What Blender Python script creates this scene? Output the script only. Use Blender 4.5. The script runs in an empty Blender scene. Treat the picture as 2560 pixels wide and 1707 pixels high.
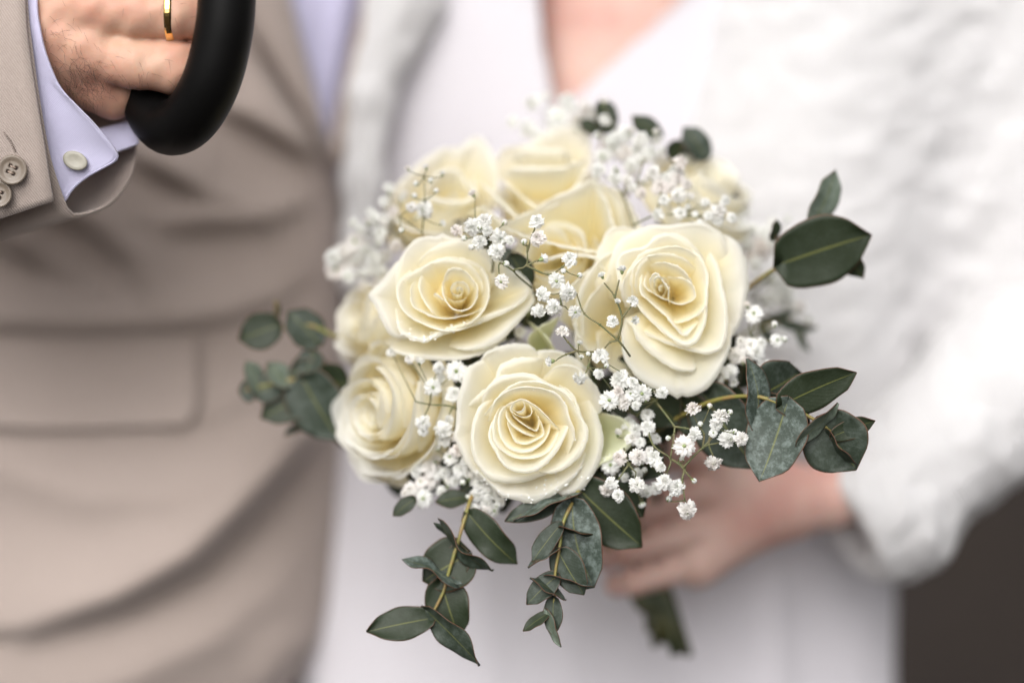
import bpy, math, random
import numpy as np
from mathutils import Matrix, Vector, noise
SC = bpy.context.scene
# ---------------------------------------------------------------- camera, sky, sun, exposure
S = 0.000207                      # metres per photograph pixel at the focus distance
DCAM = 6044.0                     # camera distance in the same unit (85 mm lens, 36 mm sensor)
TILT = math.radians(10)
ORG = np.array([0.0, 0.0, 1.05])
XA = np.array([1.0, 0, 0]); FA = np.array([0, math.cos(TILT), -math.sin(TILT)]); UA = np.array([0, math.sin(TILT), math.cos(TILT)])
cam_d = bpy.data.cameras.new('camera'); cam = bpy.data.objects.new('camera', cam_d)
SC.collection.objects.link(cam); SC.camera = cam
cam_d.lens = 85; cam_d.sensor_width = 36; cam_d.clip_start = 0.05; cam_d.clip_end = 400
cam.location = ORG - S * DCAM * FA
cam.rotation_euler = (math.radians(90) - TILT, 0, 0)
cam_d.dof.use_dof = True; cam_d.dof.focus_distance = S * DCAM - 0.006
cam_d.dof.aperture_fstop = 1.3; cam_d.dof.aperture_blades = 0
world = bpy.data.worlds.new('World'); SC.world = world; world.use_nodes = True
wn = world.node_tree.nodes; wl = world.node_tree.links
bg = wn['Background']; sky = wn.new('ShaderNodeTexSky'); sky.sky_type = 'NISHITA'; sky.sun_disc = False
SUN_EL, SUN_AZ = 42, 196          # overcast; brightest part of the sky is high, in front of the couple
sky.sun_elevation = math.radians(SUN_EL); sky.sun_rotation = math.radians(SUN_AZ)
sky.dust_density = 6; sky.air_density = 1.0; sky.ozone_density = 1
hs = wn.new('ShaderNodeHueSaturation'); hs.inputs['Saturation'].default_value = 0.12
wl.new(sky.outputs[0], hs.inputs['Color']); wl.new(hs.outputs[0], bg.inputs[0]); bg.inputs[1].default_value = 0.12
sl = bpy.data.lights.new('sun', 'SUN'); sl.energy = 1.0; sl.angle = math.radians(60); sl.color = (1, 0.965, 0.93)
sun = bpy.data.objects.new('sun', sl); SC.collection.objects.link(sun)
az = math.radians(SUN_AZ); el = math.radians(SUN_EL)
sd = Vector((math.sin(az) * math.cos(el), math.cos(az) * math.cos(el), math.sin(el)))
sun.rotation_euler = sd.to_track_quat('Z', 'Y').to_euler(); sun.location = (0, -2, 4)
SC.view_settings.view_transform = 'Standard'; SC.view_settings.look = 'None'
SC.view_settings.exposure = 0.47; SC.view_settings.gamma = 1
try: SC.view_settings.use_curve_mapping = False
except Exception: pass
SC.cycles.max_bounces = 16; SC.cycles.diffuse_bounces = 12; SC.cycles.transmission_bounces = 10; SC.cycles.transparent_max_bounces = 8
# ---------------------------------------------------------------- helpers
def P(x, y, d):                   # photograph pixel at a real depth -> local point (x right, depth, up), photo-pixel units
    k = (DCAM + d) / DCAM
    return np.array([(x - 1280.0) * k, d, (853.5 - y) * k])
def PP(a): return np.array([P(*q) for q in a], float)
def W(p):
    p = np.atleast_2d(np.asarray(p, float))
    return ORG + S * (p[:, :1] * XA + p[:, 1:2] * FA + p[:, 2:3] * UA)
WM = {}
def link(o, parent=None, M=None):
    SC.collection.objects.link(o)
    M = M or Matrix.Identity(4)
    WM[o.name] = M
    if parent is not None:
        o.parent = parent
        o.matrix_parent_inverse = WM[parent.name].inverted()
    o.matrix_basis = M
    return o
def empty(name, loc, **kw):
    o = bpy.data.objects.new(name, None); o.empty_display_size = 0.02
    link(o, None, Matrix.Translation(Vector(loc)))
    for k, v in kw.items(): o[k] = v
    return o
def raw_mesh(name, V, F, mats, uv=None, mi=None, smooth=True):
    me = bpy.data.meshes.new(name)
    me.from_pydata([tuple(v) for v in np.asarray(V, float)], [], [tuple(int(i) for i in f) for f in F])
    for m in (mats if isinstance(mats, (list, tuple)) else [mats]): me.materials.append(m)
    if uv is not None:
        l = me.uv_layers.new(name='uv'); idx = np.empty(len(me.loops), int); me.loops.foreach_get('vertex_index', idx)
        l.data.foreach_set('uv', np.asarray(uv, float)[idx].ravel())
    if mi is not None: me.polygons.foreach_set('material_index', np.asarray(mi, int))
    if smooth: me.polygons.foreach_set('use_smooth', np.ones(len(me.polygons), bool))
    me.update(); return me
def mk(name, V, F, mats, parent=None, origin=None, uv=None, mi=None, thick=0, off=0, sub=0, smooth=True, label=None):
    Vw = W(V); o3 = Vw.mean(0) if origin is None else W(origin)[0]
    me = raw_mesh(name, Vw - o3, F, mats, uv, mi, smooth)
    o = bpy.data.objects.new(name, me); link(o, parent, Matrix.Translation(Vector(o3)))
    if sub:
        s_ = o.modifiers.new('subdivision', 'SUBSURF'); s_.levels = s_.render_levels = sub
    if thick:
        s_ = o.modifiers.new('thickness', 'SOLIDIFY'); s_.thickness = thick * S; s_.offset = off
    if label: o['label'] = label
    return o
def grid_faces(n, m, wrap=False):
    f = []
    for i in range(n - 1):
        for j in range(m if wrap else m - 1):
            a = i * m + j; b = i * m + (j + 1) % m
            f.append((a, b, b + m, a + m))
    return f
def spline(pts, n):               # resample control points with Catmull-Rom, even in arc length
    p = np.asarray(pts, float)
    if len(p) < 3: 
        t = np.linspace(0, 1, n)[:, None]; return p[0] * (1 - t) + p[-1] * t
    q = np.vstack([2 * p[0] - p[1], p, 2 * p[-1] - p[-2]]); out = []
    for i in range(len(p) - 1):
        a, b, c, d = q[i:i + 4]
        for t in np.linspace(0, 1, 12, endpoint=False):
            out.append(.5 * ((2 * b) + (c - a) * t + (2 * a - 5 * b + 4 * c - d) * t * t + (3 * b - a - 3 * c + d) * t ** 3))
    out.append(p[-1]); out = np.array(out)
    L = np.r_[0, np.cumsum(np.linalg.norm(np.diff(out, axis=0), axis=1))]
    s = np.linspace(0, L[-1], n)
    return np.stack([np.interp(s, L, out[:, k]) for k in range(out.shape[1])], 1)
def tube(pts, rad, seg=8, closed_ends=True):
    p = np.asarray(pts, float); n = len(p); r = np.interp(np.linspace(0, 1, n), np.linspace(0, 1, len(np.atleast_1d(rad))), np.atleast_1d(rad)) if np.ndim(rad) else np.full(n, rad)
    T = np.gradient(p, axis=0); T /= np.linalg.norm(T, axis=1)[:, None] + 1e-9
    a = np.array([.31, .83, .46]); V = []
    N = np.cross(T[0], a); N /= np.linalg.norm(N)
    for i in range(n):
        N = N - T[i] * N.dot(T[i]); N /= np.linalg.norm(N) + 1e-9; B = np.cross(T[i], N)
        th = np.arange(seg) * 2 * math.pi / seg
        V.append(p[i] + r[i] * (np.cos(th)[:, None] * N + np.sin(th)[:, None] * B))
    V = np.vstack(V); F = grid_faces(n, seg, True)
    if closed_ends: F += [tuple(range(seg))[::-1], tuple((n - 1) * seg + k for k in range(seg))]
    return V, F
class MB:
    def __init__(s): s.V = []; s.F = []; s.MI = []; s.UV = []; s.n = 0
    def add(s, V, F, mi=0, uv=None):
        V = np.asarray(V, float); s.V.append(V); s.F += [tuple(i + s.n for i in f) for f in F]; s.MI += [mi] * len(F)
        s.UV.append(np.zeros((len(V), 2)) if uv is None else np.asarray(uv, float)); s.n += len(V)
    def make(s, name, mats, parent=None, **k): return mk(name, np.vstack(s.V), s.F, mats, parent, mi=s.MI, uv=np.vstack(s.UV), **k)
def surface_nets(f, lo, hi, st):
    ax = [np.arange(lo[k], hi[k] + st, st) for k in range(3)]
    G = np.stack(np.meshgrid(*ax, indexing='ij'), -1); sh = G.shape[:3]
    v = f(G.reshape(-1, 3)).reshape(sh); ins = v < 0
    cs = [slice(0, -1), slice(1, None)]
    C = tuple(s - 1 for s in sh); acc = np.zeros(C + (3,)); cnt = np.zeros(C)
    for a in range(3):
        b, c = [k for k in range(3) if k != a]
        for ib in (0, 1):
            for ic in (0, 1):
                s0 = [None] * 3; s1 = [None] * 3; s0[a] = cs[0]; s1[a] = cs[1]; s0[b] = s1[b] = cs[ib]; s0[c] = s1[c] = cs[ic]
                v0 = v[tuple(s0)]; v1 = v[tuple(s1)]; m = (v0 < 0) != (v1 < 0)
                t = np.where(m, v0 / np.where(m, v0 - v1, 1), 0)
                acc[..., a] += np.where(m, t, 0); acc[..., b] += m * ib; acc[..., c] += m * ic; cnt += m
    act = cnt > 0; idx = -np.ones(C, int); idx[act] = np.arange(act.sum())
    V = np.argwhere(act) + acc[act] / cnt[act][:, None]; V = np.array(lo) + V * st; F = []
    for a in range(3):
        b, c = (a + 1) % 3, (a + 2) % 3
        s0 = [slice(1, -1)] * 3; s1 = [slice(1, -1)] * 3; s0[a] = slice(0, -1); s1[a] = slice(1, None)
        i0 = ins[tuple(s0)]; i1 = ins[tuple(s1)]; q = np.argwhere(i0 != i1); fl = i0[i0 != i1]
        off = np.ones(3, int); off[a] = 0; q = q + off
        def I(db, dc):
            r = q.copy(); r[:, b] += db; r[:, c] += dc; return idx[r[:, 0], r[:, 1], r[:, 2]]
        Q = np.stack([I(-1, -1), I(0, -1), I(0, 0), I(-1, 0)], 1); Q[~fl] = Q[~fl][:, ::-1]; F.append(Q)
    F = np.vstack(F)
    for _ in range(2):            # pull vertices onto the surface
        e = st * .25; g = np.stack([f(V + np.eye(3)[k] * e) - f(V - np.eye(3)[k] * e) for k in range(3)], 1) / (2 * e)
        V = V - np.clip(f(V), -st, st)[:, None] * g / (np.sum(g * g, 1)[:, None] + 1e-6) * .8
    return V, F
def cone(p, a, b, ra, rb):        # round-cone distance
    ab = b - a; t = np.clip(((p - a) @ ab) / (ab @ ab), 0, 1)
    return np.linalg.norm(p - a - t[:, None] * ab, axis=1) - (ra + (rb - ra) * t)
def smin(a, b, k):
    h = np.clip(.5 + .5 * (b - a) / k, 0, 1); return b + (a - b) * h - k * h * (1 - h)
def lump(p, sc, seed=0, n=9):     # cheap smooth 3-D noise
    r = np.random.RandomState(seed); o = np.zeros(len(p))
    for i in range(n):
        k = r.normal(size=3); k /= np.linalg.norm(k); f = 2 * math.pi / (sc * r.uniform(.6, 1.5)); o += np.sin(p @ k * f + r.uniform(0, 7))
    return o / math.sqrt(n)
# ---------------------------------------------------------------- materials
def mat(name):
    m = bpy.data.materials.new(name); m.use_nodes = True; nt = m.node_tree
    return m, nt.nodes, nt.links, nt.nodes['Principled BSDF'], nt.nodes['Material Output']
def mixc(N, L, fac, a, b):
    x = N.new('ShaderNodeMix'); x.data_type = 'RGBA'
    if isinstance(fac, (int, float)): x.inputs[0].default_value = fac
    else: L.new(fac, x.inputs[0])
    for i, c in ((6, a), (7, b)):
        if isinstance(c, tuple): x.inputs[i].default_value = (*c, 1)
        else: L.new(c, x.inputs[i])
    return x.outputs[2]
def mth(N, L, op, a, b=0.0, c=None, clamp=False):
    x = N.new('ShaderNodeMath'); x.operation = op; x.use_clamp = clamp
    for i, s in enumerate((a, b) if c is None else (a, b, c)):
        if isinstance(s, (int, float)): x.inputs[i].default_value = s
        else: L.new(s, x.inputs[i])
    return x.outputs[0]
def nz(N, L, scale, detail=3, vec=None, rough=.55):
    x = N.new('ShaderNodeTexNoise'); x.inputs['Scale'].default_value = scale; x.inputs['Detail'].default_value = detail; x.inputs['Roughness'].default_value = rough
    if vec is None: g = N.new('ShaderNodeNewGeometry'); vec = g.outputs['Position']
    L.new(vec, x.inputs['Vector']); return x.outputs[0]
def mrange(N, L, v, a, b, c=0.0, d=1.0):
    x = N.new('ShaderNodeMapRange'); L.new(v, x.inputs[0]); x.inputs[1].default_value = a; x.inputs[2].default_value = b; x.inputs[3].default_value = c; x.inputs[4].default_value = d
    return x.outputs[0]
def bump(N, L, h, dist, strength=1.0):
    b = N.new('ShaderNodeBump'); b.inputs['Distance'].default_value = dist; b.inputs['Strength'].default_value = strength; L.new(h, b.inputs['Height']); return b.outputs[0]
def thin(m, N, L, B, O, col, tr, trcol=None):   # a thin leaf of matter that lets light through
    t = N.new('ShaderNodeBsdfTranslucent'); mx = N.new('ShaderNodeMixShader'); mx.inputs[0].default_value = tr
    c = trcol if trcol is not None else col
    if isinstance(c, tuple): t.inputs[0].default_value = (*c, 1)
    else: L.new(c, t.inputs[0])
    L.new(B.outputs[0], mx.inputs[1]); L.new(t.outputs[0], mx.inputs[2]); L.new(mx.outputs[0], O.inputs[0])
def petal_mat(name, rim, body, base, tr):
    m, N, L, B, O = mat(name)
    uv = N.new('ShaderNodeUVMap'); sp = N.new('ShaderNodeSeparateXYZ'); L.new(uv.outputs[0], sp.inputs[0])
    c1 = mixc(N, L, mrange(N, L, sp.outputs[1], .10, .74), base, body); c2 = mixc(N, L, mrange(N, L, sp.outputs[1], .72, .97), c1, rim)
    n1 = nz(N, L, 90, 3); c3 = mixc(N, L, mrange(N, L, n1, .45, .75, 0, .35), c2, tuple(x * y for x, y in zip(rim, (.93, .95, .88))))
    # fine veins run from base to rim
    cb = N.new('ShaderNodeCombineXYZ'); L.new(mth(N, L, 'MULTIPLY', sp.outputs[0], 60), cb.inputs[0]); L.new(mth(N, L, 'MULTIPLY', sp.outputs[1], 5), cb.inputs[1])
    n2 = nz(N, L, 1.0, 3, cb.outputs[0]); L.new(bump(N, L, mth(N, L, 'ADD', n2, mth(N, L, 'MULTIPLY', nz(N, L, 420, 4), .5)), .00042, .6), B.inputs['Normal'])
    L.new(c3, B.inputs['Base Color']); B.inputs['Roughness'].default_value = .72; B.inputs['Specular IOR Level'].default_value = .14
    B.inputs['Sheen Weight'].default_value = .1
    thin(m, N, L, B, O, c3, tr); return m
M_PETAL = petal_mat('rose_petal_cream', (.94, .93, .88), (.95, .91, .76), (.95, .85, .46), .55)
M_GUARD = petal_mat('rose_petal_greenish', (.86, .87, .70), (.82, .85, .58), (.66, .72, .36), .4)
def floret_mat():
    m, N, L, B, O = mat('floret_white'); n = nz(N, L, 160, 2)
    oi = N.new('ShaderNodeObjectInfo'); r = mrange(N, L, oi.outputs['Random'], .7, 1, 0, .7)
    c = mixc(N, L, r, (.90, .90, .88), (.88, .82, .79)); c2 = mixc(N, L, mrange(N, L, n, .5, .8, 0, .5), c, (.93, .94, .90))
    L.new(c2, B.inputs['Base Color']); B.inputs['Roughness'].default_value = .7; B.inputs['Specular IOR Level'].default_value = .2
    thin(m, N, L, B, O, c2, .42); return m
M_FLOR = floret_mat()
def green_mat(name, c1, c2, rough=.55, sc=300):
    m, N, L, B, O = mat(name); L.new(mixc(N, L, mrange(N, L, nz(N, L, sc, 3), .35, .65), c1, c2), B.inputs['Base Color']); B.inputs['Roughness'].default_value = rough; return m
M_CALYX = green_mat('calyx_green', (.20, .27, .10), (.33, .38, .18))
M_TWIG = green_mat('twig_green', (.10, .12, .045), (.17, .15, .07))
M_EUST = green_mat('eucalyptus_stem', (.20, .205, .045), (.26, .17, .06), .45, 200)
M_STEM = green_mat('rose_stem_green', (.022, .03, .008), (.055, .052, .012), .45, 90)
def leaf_mat(name, dark, pale, frost, rim=(.13, .06, .035)):
    m, N, L, B, O = mat(name)
    uv = N.new('ShaderNodeUVMap'); sp = N.new('ShaderNodeSeparateXYZ'); L.new(uv.outputs[0], sp.inputs[0])
    n1 = nz(N, L, 210, 7, rough=.75); n2 = nz(N, L, 600, 3)
    fr = mth(N, L, 'MULTIPLY', mrange(N, L, n1, .46, .60), mrange(N, L, n2, .3, .6, .5, 1))
    c = mixc(N, L, mth(N, L, 'MULTIPLY', fr, frost), dark, pale)
    au = mth(N, L, 'ABSOLUTE', sp.outputs[0])
    mid = mrange(N, L, au, .0, .045, 1, 0)
    # side veins
    w = N.new('ShaderNodeTexWave'); w.inputs['Scale'].default_value = 1.6; w.inputs['Distortion'].default_value = 2.5; w.inputs['Detail'].default_value = 1
    cb = N.new('ShaderNodeCombineXYZ'); L.new(mth(N, L, 'SUBTRACT', mth(N, L, 'MULTIPLY', sp.outputs[1], 2.2), au), cb.inputs[0]); L.new(cb.outputs[0], w.inputs[0])
    vein = mrange(N, L, w.outputs['Fac'], .93, 1.0, 0, .10)
    c = mixc(N, L, vein, c, tuple(min(1, x * 1.6 + .02) for x in dark))
    c = mixc(N, L, mth(N, L, 'MULTIPLY', mid, .75), c, (.20, .21, .055))
    c = mixc(N, L, mrange(N, L, au, .955, .995), c, rim)
    L.new(c, B.inputs['Base Color']); B.inputs['Roughness'].default_value = .5; B.inputs['Specular IOR Level'].default_value = .35
    L.new(bump(N, L, mth(N, L, 'ADD', n2, mth(N, L, 'MULTIPLY', vein, 3)), .0002, .7), B.inputs['Normal'])
    thin(m, N, L, B, O, (.05, .09, .02), .10); return m
M_LEAF = leaf_mat('eucalyptus_leaf', (.030, .042, .028), (.10, .125, .105), .5)
M_LEAFD = leaf_mat('eucalyptus_leaf_dark', (.021, .031, .014), (.045, .06, .040), .4)
M_LEAFF = leaf_mat('eucalyptus_leaf_frosted', (.045, .062, .048), (.17, .21, .19), .9)
M_LEAFP = leaf_mat('eucalyptus_leaf_pale', (.11, .14, .105), (.22, .26, .215), .7)
def cloth(name, c1, c2, scale, weave=.0003, rough=.9, sheen=.3, ang=35, patch=14):
    m, N, L, B, O = mat(name)
    g = N.new('ShaderNodeNewGeometry'); mp = N.new('ShaderNodeMapping'); L.new(g.outputs['Position'], mp.inputs[0]); mp.inputs['Rotation'].default_value = (0, math.radians(ang), 0)
    w = N.new('ShaderNodeTexWave'); w.inputs['Scale'].default_value = scale; w.inputs['Distortion'].default_value = 1.2; w.inputs['Detail'].default_value = 2; L.new(mp.outputs[0], w.inputs[0])
    n = nz(N, L, scale * 2.2, 4); f = mth(N, L, 'MULTIPLY', mth(N, L, 'ADD', w.outputs['Fac'], n), .5)
    n3 = nz(N, L, patch, 3); f = mth(N, L, 'ADD', mth(N, L, 'MULTIPLY', f, .8), mth(N, L, 'MULTIPLY', n3, .2))
    L.new(mixc(N, L, f, c1, c2), B.inputs['Base Color']); B.inputs['Roughness'].default_value = rough; B.inputs['Sheen Weight'].default_value = sheen; B.inputs['Specular IOR Level'].default_value = .2
    L.new(bump(N, L, f, weave, .8), B.inputs['Normal']); return m
M_SUIT = cloth('tan_suit_wool', (.28, .226, .200), (.485, .407, .368), 260, .0005)
M_LINE = cloth('sleeve_lining', (.20, .155, .135), (.27, .215, .19), 300)
M_SHIRT = cloth('lavender_shirt_cotton', (.50, .48, .66), (.60, .58, .75), 400, .0003)
M_DRESS = cloth('white_dress_crepe', (.60, .575, .61), (.665, .64, .675), 300, .0002)
M_FUR = cloth('white_faux_fur', (.61, .595, .60), (.71, .70, .705), 120, .0022, patch=60)
def skin(name, base, red, sc):
    m, N, L, B, O = mat(name); n = nz(N, L, sc, 3); n2 = nz(N, L, 900, 3); n3 = nz(N, L, 320, 4)
    c = mixc(N, L, mrange(N, L, n, .38, .66), base, red); c = mixc(N, L, mrange(N, L, n3, .4, .8, 0, .35), c, tuple(x * .88 for x in base))
    L.new(c, B.inputs['Base Color']); B.inputs['Roughness'].default_value = .5; B.inputs['Subsurface Weight'].default_value = .35
    B.inputs['Subsurface Radius'].default_value = (1, .35, .2); B.inputs['Subsurface Scale'].default_value = .006; B.inputs['Specular IOR Level'].default_value = .35
    v = N.new('ShaderNodeTexVoronoi'); v.inputs['Scale'].default_value = 900; g = N.new('ShaderNodeNewGeometry'); L.new(g.outputs['Position'], v.inputs[0])
    h = mth(N, L, 'ADD', mth(N, L, 'MULTIPLY', v.outputs[0], .6), n3); L.new(bump(N, L, h, .00025, .4), B.inputs['Normal']); return m
M_SKINM = skin('hand_skin_tanned', (.60, .375, .27), (.57, .29, .21), 30)
M_SKINF = skin('skin_fair_pink', (.68, .465, .40), (.58, .32, .27), 22)
def simple(name, col, rough=.5, metal=0, spec=.5, tr=0):
    m, N, L, B, O = mat(name); n = nz(N, L, 500, 2)
    L.new(mixc(N, L, mrange(N, L, n, .3, .7), tuple(c * .88 for c in col), col), B.inputs['Base Color'])
    B.inputs['Roughness'].default_value = rough; B.inputs['Metallic'].default_value = metal; B.inputs['Specular IOR Level'].default_value = spec; B.inputs['Transmission Weight'].default_value = tr; return m
M_BLACK = simple('black_varnished_wood', (.003, .0028, .0028), .48, 0, .14)
M_GOLD = simple('polished_gold', (.95, .66, .25), .14, 1)
M_HORN = simple('horn_button', (.20, .16, .125), .35)
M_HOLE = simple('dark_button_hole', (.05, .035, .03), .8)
M_THREAD = simple('thread_tan', (.40, .30, .24), .8)
M_THREADD = simple('thread_brown', (.13, .095, .075), .8)
M_PEARL = simple('pale_yellow_button', (.36, .34, .28), .45)
M_HAIR = simple('fine_dark_hair', (.05, .03, .02), .5)
M_WATER, _n, _l, _b, _o = mat('water_drop'); _b.inputs['Base Color'].default_value = (.95, .95, .93, 1); _b.inputs['Coat Weight'].default_value = 1; _b.inputs['Roughness'].default_value = .02; _b.inputs['IOR'].default_value = 1.33
# ---------------------------------------------------------------- ground
mg, N, L, B, O = mat('ground_gravel')
c = mixc(N, L, mrange(N, L, nz(N, L, 9, 6, rough=.7), .35, .65), (.024, .019, .016), (.045, .035, .029))
c = mixc(N, L, mrange(N, L, nz(N, L, 1.7, 4), .45, .7), c, (.033, .028, .028)); L.new(c, B.inputs['Base Color']); B.inputs['Roughness'].default_value = .9; B.inputs['Specular IOR Level'].default_value = .05
L.new(bump(N, L, nz(N, L, 40, 5), .02, .8), B.inputs['Normal'])
gx = np.linspace(-60, 60, 61); gy = np.linspace(-6, 120, 64)
GV = [(x, y, -.12 * 0 + .012 * noise.noise(Vector((x * .7, y * .7, 0)))) for y in gy for x in gx]
gme = raw_mesh('ground', GV, grid_faces(64, 61), mg); gob = bpy.data.objects.new('ground', gme); link(gob); gob['kind'] = 'structure'
gob['label'] = 'dark brown gravel ground far behind the couple'
# ---------------------------------------------------------------- bouquet
BIND = P(1600, 1420, 800)
bouquet = empty('bouquet', W(BIND)[0], label='round bridal bouquet of cream roses, gypsophila and eucalyptus held at the centre', category='bouquet')
rng = random.Random(5)
def rose_obj(cx, cy, d, base, R, label):
    """calyx and stem of a rose: base point -> bound stems"""
    b = P(*base); m = MB()
    cpts = spline([b + (P(cx, cy, d) - b) * .10, b, b + (BIND - b) * .35 + np.array([0, 60, -10]), BIND + np.array([rng.uniform(-45, 45), rng.uniform(-40, 40), 0])], 14)
    m.add(*tube(cpts, [R * .13, R * .14, 11, 11, 10, 10], 8))
    ax = (P(cx, cy, d) - b); ax /= np.linalg.norm(ax)
    t = np.cross(ax, [0.3, .2, .9]); t /= np.linalg.norm(t); s = np.cross(ax, t)
    th = np.linspace(0, 2 * math.pi, 13)[:-1]; V = []
    for rr, h in ((.02, -.12), (.12, -.1), (.17, .0), (.15, .12), (.06, .2)): V.append(b + R * (rr * (np.cos(th)[:, None] * t + np.sin(th)[:, None] * s) + h * ax))
    m.add(np.vstack(V), grid_faces(5, 12, True))
    o = m.make('rose', [M_STEM], bouquet, origin=b, label=label); return o
def rim_petal(rose, base, plane, pts, h, lip, g=(0, 0), nu=30, nv=16, seed=0, ruff=1.0, m=None, bulge=.04, taper=.3, d0=None, dropk=.75):
    """a petal from its real rim curve: wall from the base up to the crest, lip rolled outward"""
    cx, cy, d, gx_, gy_ = plane
    q = spline([(a, b) for a, b in pts], nu); u = np.linspace(-1, 1, nu)
    r = np.random.RandomState(seed + 17); ph = r.uniform(0, 6.28, 4)
    Bp = np.array(base[:2], float)
    rad = q - np.array([cx, cy]); rl = np.linalg.norm(rad, axis=1)[:, None]; rdir = rad / (rl + 1e-6)
    tg = np.gradient(q, axis=0); nrm = np.stack([tg[:, 1], -tg[:, 0]], 1); nrm /= np.linalg.norm(nrm, axis=1)[:, None] + 1e-9
    nrm *= np.sign(np.sum(nrm * rdir, 1))[:, None] + 1e-9; nrm = nrm * .7 + rdir * .3; nrm /= np.linalg.norm(nrm, axis=1)[:, None]
    lp = lip * (.34 if h < 10 else .28) * (1 + .25 * math.sin(seed * 2.3)) * (.12 + .88 * (1 - np.abs(u) ** 2.4)) * (1 + .18 * np.sin(3.1 * u + ph[0]))
    hh = h - 40 * np.abs(u) ** 5 - 8 * np.abs(u) ** 2 + ruff * 3.0 * np.sin(5.3 * u + ph[1]) + ruff * 1.6 * np.sin(11 * u + ph[2])
    fine = ruff * (1.3 * np.sin(23 * u + ph[3]) * np.sin(5 * u + ph[1]) + 1.0 * np.sin(47 * u + ph[0]) * np.clip(np.sin(6 * u + ph[2]), 0, 1) + .8 * np.sin(81 * u))
    Cr = q - nrm * lp[:, None]                       # crest in the picture plane of the flower
    rows = []; vv = []
    lipn = 6; nb = nv - lipn
    for j in range(nv):
        if j < nb:
            w = j / (nb - 1); a0 = (1 - w) ** 3; a1 = 3 * w * (1 - w) ** 2; a2 = 3 * w * w * (1 - w); a3 = w ** 3
            P0 = Bp + (Cr - Bp) * .10; P1 = Bp + (Cr - Bp) * .55; P2 = Bp + (Cr - Bp) * (.80 + bulge); xy = a0 * P0 + a1 * P1 + a2 * P2 + a3 * Cr
            dC = d + gx_ * (Cr[:, 0] - cx) + gy_ * (Cr[:, 1] - cy) - hh; dB = base[2]
            dd = a0 * dB + a1 * (dB + (dC - dB) * .18) + a2 * (dB + (dC - dB) * .80) + a3 * dC + ruff * 3.2 * w * w * np.sin(4.2 * u + ph[2] + 2.5 * w) + ruff * 1.4 * w * w * np.sin(13 * u + ph[3]); v = .86 * w
        else:
            w = (j - nb + 1) / lipn
            xy = Cr + nrm * (lp * w)[:, None] + nrm * (fine * w * w)[:, None]
            dC = d + gx_ * (xy[:, 0] - cx) + gy_ * (xy[:, 1] - cy) - hh
            dd = dC - lp * (.45 * w - 1.0 * w * w) + fine * w; v = .86 + .14 * w
        rows.append(np.stack([xy[:, 0], xy[:, 1], dd], 1)); vv.append(np.stack([u, np.full(nu, v)], 1))
    G = np.vstack(rows); V = PP(G)
    return mk('petal', V, grid_faces(nv, nu), m or M_PETAL, rose, uv=np.vstack(vv)), V
def zc(px0, py0, k): return lambda pts: [(px0 + x * k, py0 + y * k) for x, y in pts]
def proc_rose(rose, c, axis, R, n=26, seed=1, t0=0.0, open_=1.0, m=None, high=.75, squash=1.0):
    """a rose grown petal by petal on a golden-angle spiral about its axis"""
    r = random.Random(seed); ax = np.array(axis, float); ax /= np.linalg.norm(ax)
    up = np.array([0, 0, 1.]) if abs(ax[2]) < .9 else np.array([0, 1., 0]); X = np.cross(up, ax); X /= np.linalg.norm(X); Y = np.cross(ax, X)
    C0 = P(*c) - ax * R * high * .75; ph0 = r.uniform(0, 6)
    for i in range(n):
        t = t0 + (1 - t0) * i / (n - 1); rr = .07 + .93 * t ** 1.05; th0 = ph0 + i * 2.399 + r.uniform(-.2, .2)
        Wd = 2.5 + (.95 - 2.5) * t ** .5; H = high + .15 * math.sin(math.pi * min(1, t * 1.25)) - .42 * t * t; H *= r.uniform(.95, 1.05)
        ks = .42 + (.07 - .42) * t; kap = (.35 + 1.55 * t ** 1.2) * r.uniform(.75, 1.2) * open_; ell = .03 + .2 * t * r.uniform(.8, 1.2)
        nu, nv = 21, 15; V = []; UV = []; p1, p2, p3 = [r.uniform(0, 6.28) for _ in range(3)]
        for j in range(nv):
            v = j / (nv - 1)
            for k in range(nu):
                u = -1 + 2 * k / (nu - 1); ve = v * (1 - .2 * abs(u) ** 2.6) * (1 + .02 * math.sin(7 * u + p3) * v)
                vb = .80
                if ve <= vb:
                    w = ve / vb; a0 = (1 - w) ** 3; a1 = 3 * w * (1 - w) ** 2; a2 = 3 * w * w * (1 - w); a3 = w ** 3
                    ra = a0 * .04 + a1 * rr * .85 + a2 * rr * (1.02) + a3 * rr * .93; z = a0 * 0 + a1 * .05 + a2 * H * .6 + a3 * H
                else:
                    w = (ve - vb) / (1 - vb); dirn = math.atan2(-.09 * rr, H * .4); an = dirn + kap * w * (1 + .5 * math.exp(-(u / .3) ** 2) * 0)
                    l = ell * w * (1 + .35 * math.exp(-(u / .16) ** 2)); am = dirn + kap * w * .5
                    ra = rr * .93 + l * math.sin(am); z = H + l * math.cos(am)
                sw = math.sin(min(1.0, ve * 1.5 + .12) * math.pi / 2); th = th0 + u * Wd * sw
                ra *= 1 + ks * u * sw; ra += .022 * t * math.sin(6 * u + p1) * ve ** 3; z += .03 * math.sin(4 * u + p2) * ve ** 4 * t
                V.append(C0 + R * (ra * (math.cos(th) * X + math.sin(th) * Y * squash) + z * ax)); UV.append((u, v))
        mk('petal', V, grid_faces(nv, nu), m or M_PETAL, rose, uv=UV)
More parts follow.
